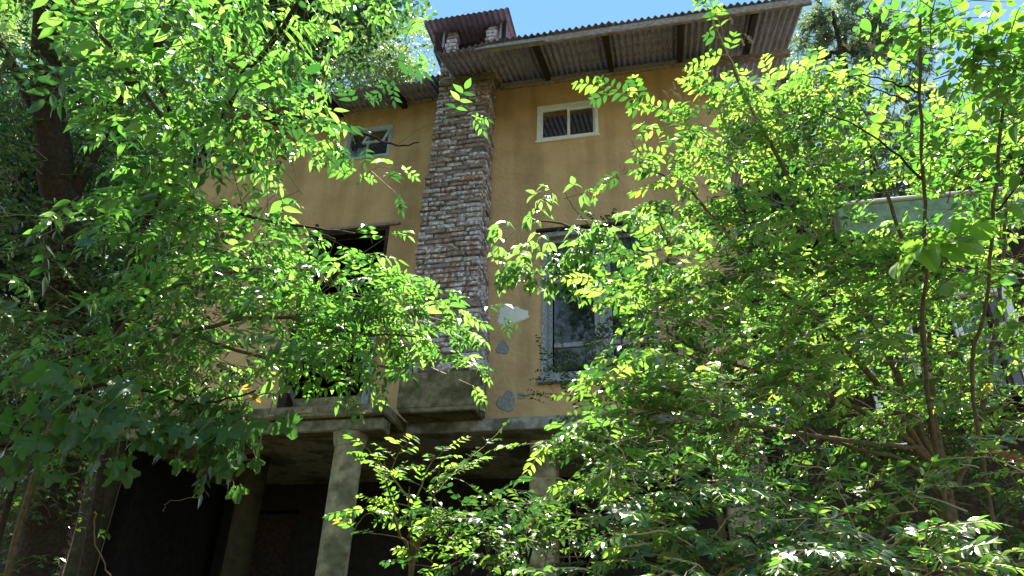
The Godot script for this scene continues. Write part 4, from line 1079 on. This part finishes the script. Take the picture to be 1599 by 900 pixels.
	for i in 46:                                                  # dried flower heads at the shoot ends
		var c: Array = [[1130, 45], [1175, 70], [1040, 150], [1080, 165], [1085, 195], [1320, 85], [1360, 80], [1005, 240], [970, 275], [990, 262], [1120, 185], [1000, 560], [1040, 530], [985, 595], [1300, 250], [1240, 380]][i % 16]
		var p := at(c[0] + rnd(-18, 18), c[1] + rnd(-10, 10), 3.9 if c[1] < 230 else (3.4 if c[1] < 400 else 2.7))
		var d := Vector3(rnd(-0.5, 0.1), 0.8, 0.2)
		for k in 5:
			var q := p + d * (0.012 * k)
			for m in 3:
				tube(P.twigs, [q - P.root.position, q + (rvec() * 0.5 + d).normalized() * rnd(0.012, 0.025) * (1.2 - 0.15 * k) - P.root.position], 0.0016, 0.0022, 3, false)
	finish(P, M.twig_pale)

	# two whip-straight saplings with broad leaves against the sky
	b = rooted(1450, 880, 3.0)
	P = plant("slender_sapling", b, "whip-straight sapling with a thin dark stem left of its twin at the right edge", "tree", "")
	stem(P, "stem", [b, at(1452, 620, 3.0), at(1446, 400, 3.0), at(1438, 150, 3.0), at(1440, -80, 3.0)], 0.0095, 0.006, M.bark_grey, 7)
	stem(P, "branch", [at(1436, 145, 3.0), at(1370, 120, 3.0), at(1320, 118, 3.0)], 0.005, 0.002, M.bark_dark, 5)
	stem(P, "branch", [at(1440, 165, 3.0), at(1380, 145, 3.0), at(1330, 120, 3.0)], 0.004, 0.002, M.bark_dark, 5)
	stem(P, "branch", [at(1440, 280, 3.0), at(1360, 210, 2.95), at(1265, 165, 2.9)], 0.006, 0.002, M.bark_dark, 5)
	fill(P, [[1425, 40, 3.0, 30, 40, 0.2, 12], [1480, 90, 3.0, 40, 60, 0.2, 24], [1490, 20, 3.0, 40, 30, 0.2, 12], [1460, 200, 3.0, 50, 60, 0.25, 24], [1405, 70, 3.0, 16, 40, 0.1, 6], [1500, 280, 3.1, 50, 50, 0.2, 18], [1450, -60, 3.0, 60, 50, 0.2, 9]], "broad", 0.062, 0.22, Vector3(0.1, 0.2, 0.1), 0.5)
	for k in 4:
		compound(P, "broad", at(1440 + 4 * k, 400 - 6 * k, 2.85), Vector3(0.8 - 0.5 * k, 0.35 - 0.2 * k, 0.4), 0.115, 2, 0)
	finish(P, M.twig_green)
	b = rooted(1535, 900, 2.9)
	P = plant("slender_sapling", b, "slanting sapling with broad leaves nearest the right edge", "tree")
	stem(P, "stem", [b, at(1530, 700, 2.9), at(1545, 450, 2.9), at(1565, 200, 2.9), at(1605, 50, 2.9), at(1640, -60, 2.9)], 0.0085, 0.005, M.bark_grey, 7)
	stem(P, "branch", [at(1555, 330, 2.9), at(1600, 280, 2.85), at(1650, 250, 2.8)], 0.005, 0.002, M.bark_dark, 5)
	fill(P, [[1560, 60, 2.9, 40, 50, 0.2, 18], [1590, 150, 2.85, 40, 60, 0.2, 26], [1520, 130, 2.95, 40, 60, 0.2, 18], [1580, 250, 2.9, 40, 50, 0.2, 20], [1540, 330, 2.9, 50, 50, 0.2, 9], [1590, 420, 2.9, 40, 60, 0.2, 8], [1640, 100, 2.8, 50, 120, 0.2, 16], [1560, -40, 2.9, 60, 40, 0.2, 8]], "broad", 0.066, 0.22, Vector3(0.0, 0.1, 0.1), 0.5)
	finish(P, M.twig_green)

	# low privet in the foreground, bottom right
	b = rooted(1330, 1000, 2.3)
	lean = 0.1
	sway = 0.75
	P = plant("low_shrub", b, "low glossy shrub spreading along the bottom right foreground", "shrub")
	for q in [[1000, 760, 2.1], [1150, 830, 1.95], [1400, 800, 2.1], [1540, 850, 2.1], [900, 800, 2.2]]:
		stem(P, "stem", [b, at(1300, 960, 2.15), at((q[0] + 1300) * 0.5, 880, 2.1), at(q[0], q[1], q[2])], 0.009, 0.003, M.bark_grey, 6)
	fill(P, [[950, 700, 2.35, 80, 34, 0.2, 36], [1050, 740, 2.2, 80, 34, 0.2, 33], [930, 770, 2.2, 60, 34, 0.2, 21], [1000, 820, 2.05, 90, 36, 0.2, 36], [1120, 855, 1.95, 90, 34, 0.2, 39], [1240, 860, 1.95, 80, 34, 0.2, 36], [1350, 835, 2.0, 80, 30, 0.2, 36], [1450, 800, 2.1, 60, 26, 0.2, 21], [1420, 890, 1.9, 100, 26, 0.2, 33], [1560, 870, 2.1, 60, 40, 0.2, 21], [1290, 745, 2.3, 40, 20, 0.15, 9], [1100, 920, 1.9, 200, 34, 0.2, 66], [1550, 720, 2.5, 50, 40, 0.2, 12]], "privet", 0.041, 0.17, Vector3(-0.2, 0.1, 0.45), 0.45)
	finish(P, M.twig_pale)

	lean = -0.22
	sway = 0.3
	# sunny privet bush below the balcony column
	b = rooted(640, 1000, 3.4)
	P = plant("young_bush", b, "sunlit young bush in front of the porch beside the concrete column", "shrub")
	for q in [[600, 720, 3.4], [690, 720, 3.4], [640, 760, 3.4], [720, 800, 3.4]]:
		stem(P, "stem", [b, at(640, 920, 3.4), at((q[0] + 640) * 0.5, 830, 3.4), at(q[0], q[1], q[2])], 0.012, 0.003, M.bark_grey, 6)
	spray(P, [at(640, 780, 3.4), at(600, 730, 3.35), at(570, 698, 3.3)], 5, "privet", 0.042, 0.14, 0.2, 0.3)
	spray(P, [at(650, 780, 3.4), at(670, 730, 3.4), at(697, 702, 3.4)], 5, "privet", 0.042, 0.14, 0.2, 0.3)
	spray(P, [at(680, 770, 3.6), at(730, 720, 3.7), at(775, 680, 3.8)], 6, "ivy", 0.045, 0.14, 0.2, 0.3)
	fill(P, [[615, 745, 3.4, 26, 22, 0.15, 6], [685, 745, 3.4, 36, 25, 0.15, 8], [650, 790, 3.4, 44, 30, 0.2, 13], [700, 820, 3.5, 40, 40, 0.2, 9], [645, 860, 3.35, 46, 36, 0.2, 14], [700, 890, 3.4, 50, 25, 0.2, 8], [565, 805, 3.3, 14, 12, 0.08, 3]], "privet", 0.047, 0.22, Vector3(0, 0.25, 0.2), 0.4)
	finish(P, M.twig_green)

	# shaded undergrowth at the middle of the lower edge
	b = rooted(830, 1000, 3.6)
	P = plant("shaded_undergrowth", b, "dim tangle of shaded undergrowth by the square concrete post", "shrub")
	for q in [[760, 780, 3.9], [850, 800, 3.8], [920, 720, 4.0]]:
		stem(P, "stem", [b, at(820, 900, 3.7), at(q[0], q[1], q[2])], 0.012, 0.004, M.bark_dark, 6)
	fill(P, [[780, 850, 3.8, 90, 70, 0.3, 60], [880, 840, 3.6, 80, 80, 0.3, 60], [740, 780, 4.0, 40, 40, 0.2, 14], [960, 760, 3.6, 60, 60, 0.3, 30], [830, 780, 3.9, 50, 30, 0.2, 14], [1000, 680, 3.7, 70, 50, 0.3, 34], [1150, 720, 3.9, 120, 60, 0.3, 60], [1300, 700, 4.2, 120, 70, 0.3, 60], [1500, 700, 4.6, 140, 110, 0.3, 170], [1350, 640, 4.8, 130, 90, 0.3, 120], [1420, 540, 4.9, 90, 90, 0.3, 80], [1590, 560, 4.9, 30, 90, 0.3, 30], [1300, 790, 4.2, 160, 90, 0.3, 110], [1560, 800, 4.0, 100, 90, 0.3, 100], [1480, 690, 4.0, 120, 50, 0.3, 60], [1580, 860, 4.0, 80, 80, 0.3, 50], [1420, 880, 3.5, 120, 60, 0.3, 50]], "ivy", 0.05, 0.26, Vector3(0, 0.1, 0.3), 0.5)
	finish(P, M.twig_brown)

func build_far() -> void:
	var k := 0
	# sunlit broadleaf tree rising behind the left roof
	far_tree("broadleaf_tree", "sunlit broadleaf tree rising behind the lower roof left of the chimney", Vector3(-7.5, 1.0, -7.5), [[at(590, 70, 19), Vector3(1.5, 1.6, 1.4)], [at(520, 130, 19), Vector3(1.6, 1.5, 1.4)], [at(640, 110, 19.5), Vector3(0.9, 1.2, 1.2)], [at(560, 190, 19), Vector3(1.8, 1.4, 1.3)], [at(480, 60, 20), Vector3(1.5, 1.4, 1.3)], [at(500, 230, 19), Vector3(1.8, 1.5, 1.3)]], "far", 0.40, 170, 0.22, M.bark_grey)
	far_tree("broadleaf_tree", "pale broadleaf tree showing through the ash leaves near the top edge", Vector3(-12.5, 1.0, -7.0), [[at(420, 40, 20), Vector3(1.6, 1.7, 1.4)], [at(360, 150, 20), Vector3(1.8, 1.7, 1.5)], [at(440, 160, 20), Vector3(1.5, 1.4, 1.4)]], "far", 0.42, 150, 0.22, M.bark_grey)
	# dark trees closing the left side
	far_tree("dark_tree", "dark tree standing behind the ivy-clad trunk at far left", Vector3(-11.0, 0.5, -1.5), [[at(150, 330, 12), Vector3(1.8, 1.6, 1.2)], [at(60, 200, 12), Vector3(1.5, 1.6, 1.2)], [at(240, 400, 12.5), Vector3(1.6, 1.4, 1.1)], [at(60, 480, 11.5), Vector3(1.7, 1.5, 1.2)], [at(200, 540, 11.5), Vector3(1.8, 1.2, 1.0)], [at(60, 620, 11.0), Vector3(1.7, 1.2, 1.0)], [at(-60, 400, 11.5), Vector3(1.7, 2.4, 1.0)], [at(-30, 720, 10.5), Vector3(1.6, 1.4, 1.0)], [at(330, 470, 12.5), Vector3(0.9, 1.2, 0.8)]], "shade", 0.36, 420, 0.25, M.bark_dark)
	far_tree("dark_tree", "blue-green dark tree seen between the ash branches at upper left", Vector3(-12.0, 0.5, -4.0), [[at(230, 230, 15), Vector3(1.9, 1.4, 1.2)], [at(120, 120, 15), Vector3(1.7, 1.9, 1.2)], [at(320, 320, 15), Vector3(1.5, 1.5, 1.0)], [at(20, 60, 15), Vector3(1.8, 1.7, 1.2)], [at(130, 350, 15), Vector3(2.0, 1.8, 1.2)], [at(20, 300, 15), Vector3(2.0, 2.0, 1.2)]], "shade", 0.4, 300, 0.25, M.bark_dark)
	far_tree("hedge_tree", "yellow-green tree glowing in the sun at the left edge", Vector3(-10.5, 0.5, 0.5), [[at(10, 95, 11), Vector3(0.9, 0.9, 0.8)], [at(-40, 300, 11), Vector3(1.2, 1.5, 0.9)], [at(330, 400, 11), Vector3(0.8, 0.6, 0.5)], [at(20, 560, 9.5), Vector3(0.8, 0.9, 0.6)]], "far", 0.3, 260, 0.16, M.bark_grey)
	# conifers behind the right end of the roof
	far_tree("conifer", "olive green conifer rising behind the right end of the metal roof", Vector3(6.0, 1.0, -9.5), [[at(1320, 60, 22), Vector3(1.0, 1.2, 1.0)], [at(1280, 110, 22), Vector3(1.0, 1.1, 1.0)], [at(1370, 100, 22), Vector3(1.2, 1.2, 1.0)], [at(1300, 190, 22), Vector3(1.4, 1.3, 1.1)], [at(1390, 190, 22), Vector3(1.2, 1.2, 1.1)], [at(1300, 20, 22), Vector3(0.5, 0.6, 0.5)]], "needle", 0.6, 150, 0.25, M.bark_dark)
	far_tree("conifer", "dark conifer close behind the house corner under the eave end", Vector3(4.2, 1.0, -8.0), [[at(1210, 170, 19), Vector3(0.8, 1.6, 0.8)], [at(1190, 280, 19), Vector3(1.0, 1.5, 0.9)], [at(1260, 290, 19), Vector3(1.1, 1.5, 0.9)], [at(1230, 380, 19), Vector3(1.5, 1.3, 0.9)]], "needle", 0.7, 260, 0.25, M.bark_dark)
	far_tree("conifer", "dark conifer behind the green parapet of the neighbouring house", Vector3(8.5, 1.0, -8.0), [[at(1420, 280, 20), Vector3(1.5, 1.2, 1.0)], [at(1340, 290, 20), Vector3(1.2, 1.2, 1.0)], [at(1500, 270, 20), Vector3(1.2, 1.2, 1.0)], [at(1560, 330, 20), Vector3(1.5, 1.2, 1.0)], [at(1590, 200, 20), Vector3(1.0, 1.2, 1.0)]], "needle", 0.75, 200, 0.25, M.bark_dark)
	# trees across the garden, seen in the window glass
	for q in [[Vector3(-8.5, 0, 19), "tall tree across the garden reflected in the window glass, leftmost", 14.5], [Vector3(-2.2, 0, 20), "tall tree across the garden reflected in the window glass, middle", 17.5], [Vector3(8.5, 0, 20), "tall tree across the garden reflected in the window glass, rightmost", 13.0]]:
		var c: Vector3 = q[0]
		var h: float = q[2]
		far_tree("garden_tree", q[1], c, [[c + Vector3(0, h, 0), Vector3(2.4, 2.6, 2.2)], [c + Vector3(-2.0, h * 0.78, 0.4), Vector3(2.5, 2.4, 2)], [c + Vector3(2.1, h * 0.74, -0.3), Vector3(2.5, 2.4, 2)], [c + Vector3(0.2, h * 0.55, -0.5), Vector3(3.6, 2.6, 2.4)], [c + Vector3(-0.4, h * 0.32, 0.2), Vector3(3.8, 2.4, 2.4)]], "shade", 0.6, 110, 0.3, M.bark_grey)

func build_ground() -> void:
	var st := new_st()
	st.set_smooth_group(1)
	var edges := [-90.0, -50.0, -30.0]
	for i in 33: edges.append(-20.0 + i * 1.25)
	edges += [30.0, 50.0, 90.0]
	for i in edges.size() - 1:
		for j in edges.size() - 1:
			var p := []
			for q in [[i, j], [i + 1, j], [i + 1, j + 1], [i, j + 1]]:
				p.append(Vector3(edges[q[0]], ground_y(edges[q[0]], edges[q[1]]), edges[q[1]]))
			quad(st, p[0], p[1], p[2], p[3], Vector3.UP)
	var g := part("ground", done(st), M.soil, self)
	tag(g, "dark garden soil sloping up to the house", "ground", "", "structure")
	# old garden wall left of the porch
	var W := thing("garden_wall", Vector3(-9.66, 0, 0.18), "old dark mossy wall running left from the porch column", "wall")
	part("wall", box_mesh(Vector3(0.1, 2.1, 0.0), Vector3(5.3, 4.2, 0.3), 0.03, 0.02), M.earth_wall, W)
	part("coping", box_mesh(Vector3(0.1, 4.25, 0.0), Vector3(5.4, 0.09, 0.4), 0.02, 0.01), M.earth_wall, W)
	# a broken piece of roof tile caught in the branches at the right edge
	var T := thing("roof_tile", at(1590, 735, 4.2), "broken pinkish roof tile lying among the branches at the right edge", "tile")
	st = new_st()
	st.set_smooth_group(1)
	for layer in 2:
		for i in 6:
			var a := -0.9 + 0.3 * i; var c := a + 0.3
			var r := 0.09 - 0.012 * layer
			quad(st, Vector3(sin(a) * r, cos(a) * r, -0.14), Vector3(sin(c) * r, cos(c) * r, -0.14), Vector3(sin(c) * r, cos(c) * r, 0.12), Vector3(sin(a) * r, cos(a) * r, 0.15), Vector3.UP * (1 - 2 * layer))
	var tm := part("tile_body", done(st), M.terracotta, T)
	tm.rotation = Vector3(0.5, 0.9, 0.2)


func _ready() -> void:
	rng.seed = 20240611
	look = Basis.from_euler(Vector3(deg_to_rad(PITCH), deg_to_rad(YAW), deg_to_rad(ROLL)))
	# camera, sky, sun, exposure
	var cam := Camera3D.new()
	cam.name = "camera"
	add_child(cam)
	cam.position = EYE
	cam.basis = look
	cam.fov = rad_to_deg(2.0 * atan(450.0 / FOCAL))
	cam.near = 0.05
	cam.far = 400.0
	cam.current = true
	var env := Environment.new()
	env.background_mode = Environment.BG_SKY
	var sky := Sky.new()
	var sm := ProceduralSkyMaterial.new()
	sm.sky_top_color = lin(0.055, 0.138, 0.235)
	sm.sky_horizon_color = lin(0.42, 0.46, 0.47)
	sm.sky_curve = 0.27
	sm.ground_bottom_color = lin(0.05, 0.05, 0.03)
	sm.ground_horizon_color = lin(0.12, 0.14, 0.12)
	sky.sky_material = sm
	env.sky = sky
	env.tonemap_mode = Environment.TONE_MAPPER_LINEAR
	env.tonemap_exposure = 4.2
	env.sdfgi_enabled = true
	env.ssao_enabled = true
	env.ssil_enabled = true
	var we := WorldEnvironment.new()
	we.name = "surroundings"
	we.environment = env
	add_child(we)
	var sun := DirectionalLight3D.new()
	sun.name = "sun"
	sun.light_energy = 1.6
	sun.light_color = Color(1.0, 0.96, 0.88)
	sun.light_angular_distance = 0.5
	sun.shadow_enabled = true
	add_child(sun)
	var to_sun := Vector3(-0.10, 2.9, -1.0).normalized()
	sun.look_at_from_position(to_sun * 30.0, Vector3.ZERO, Vector3.FORWARD)

	make_materials()
	make_leaf_shapes()
	build_ground()
	build_house()
	build_wing()
	build_far()
	build_left()
	build_right()
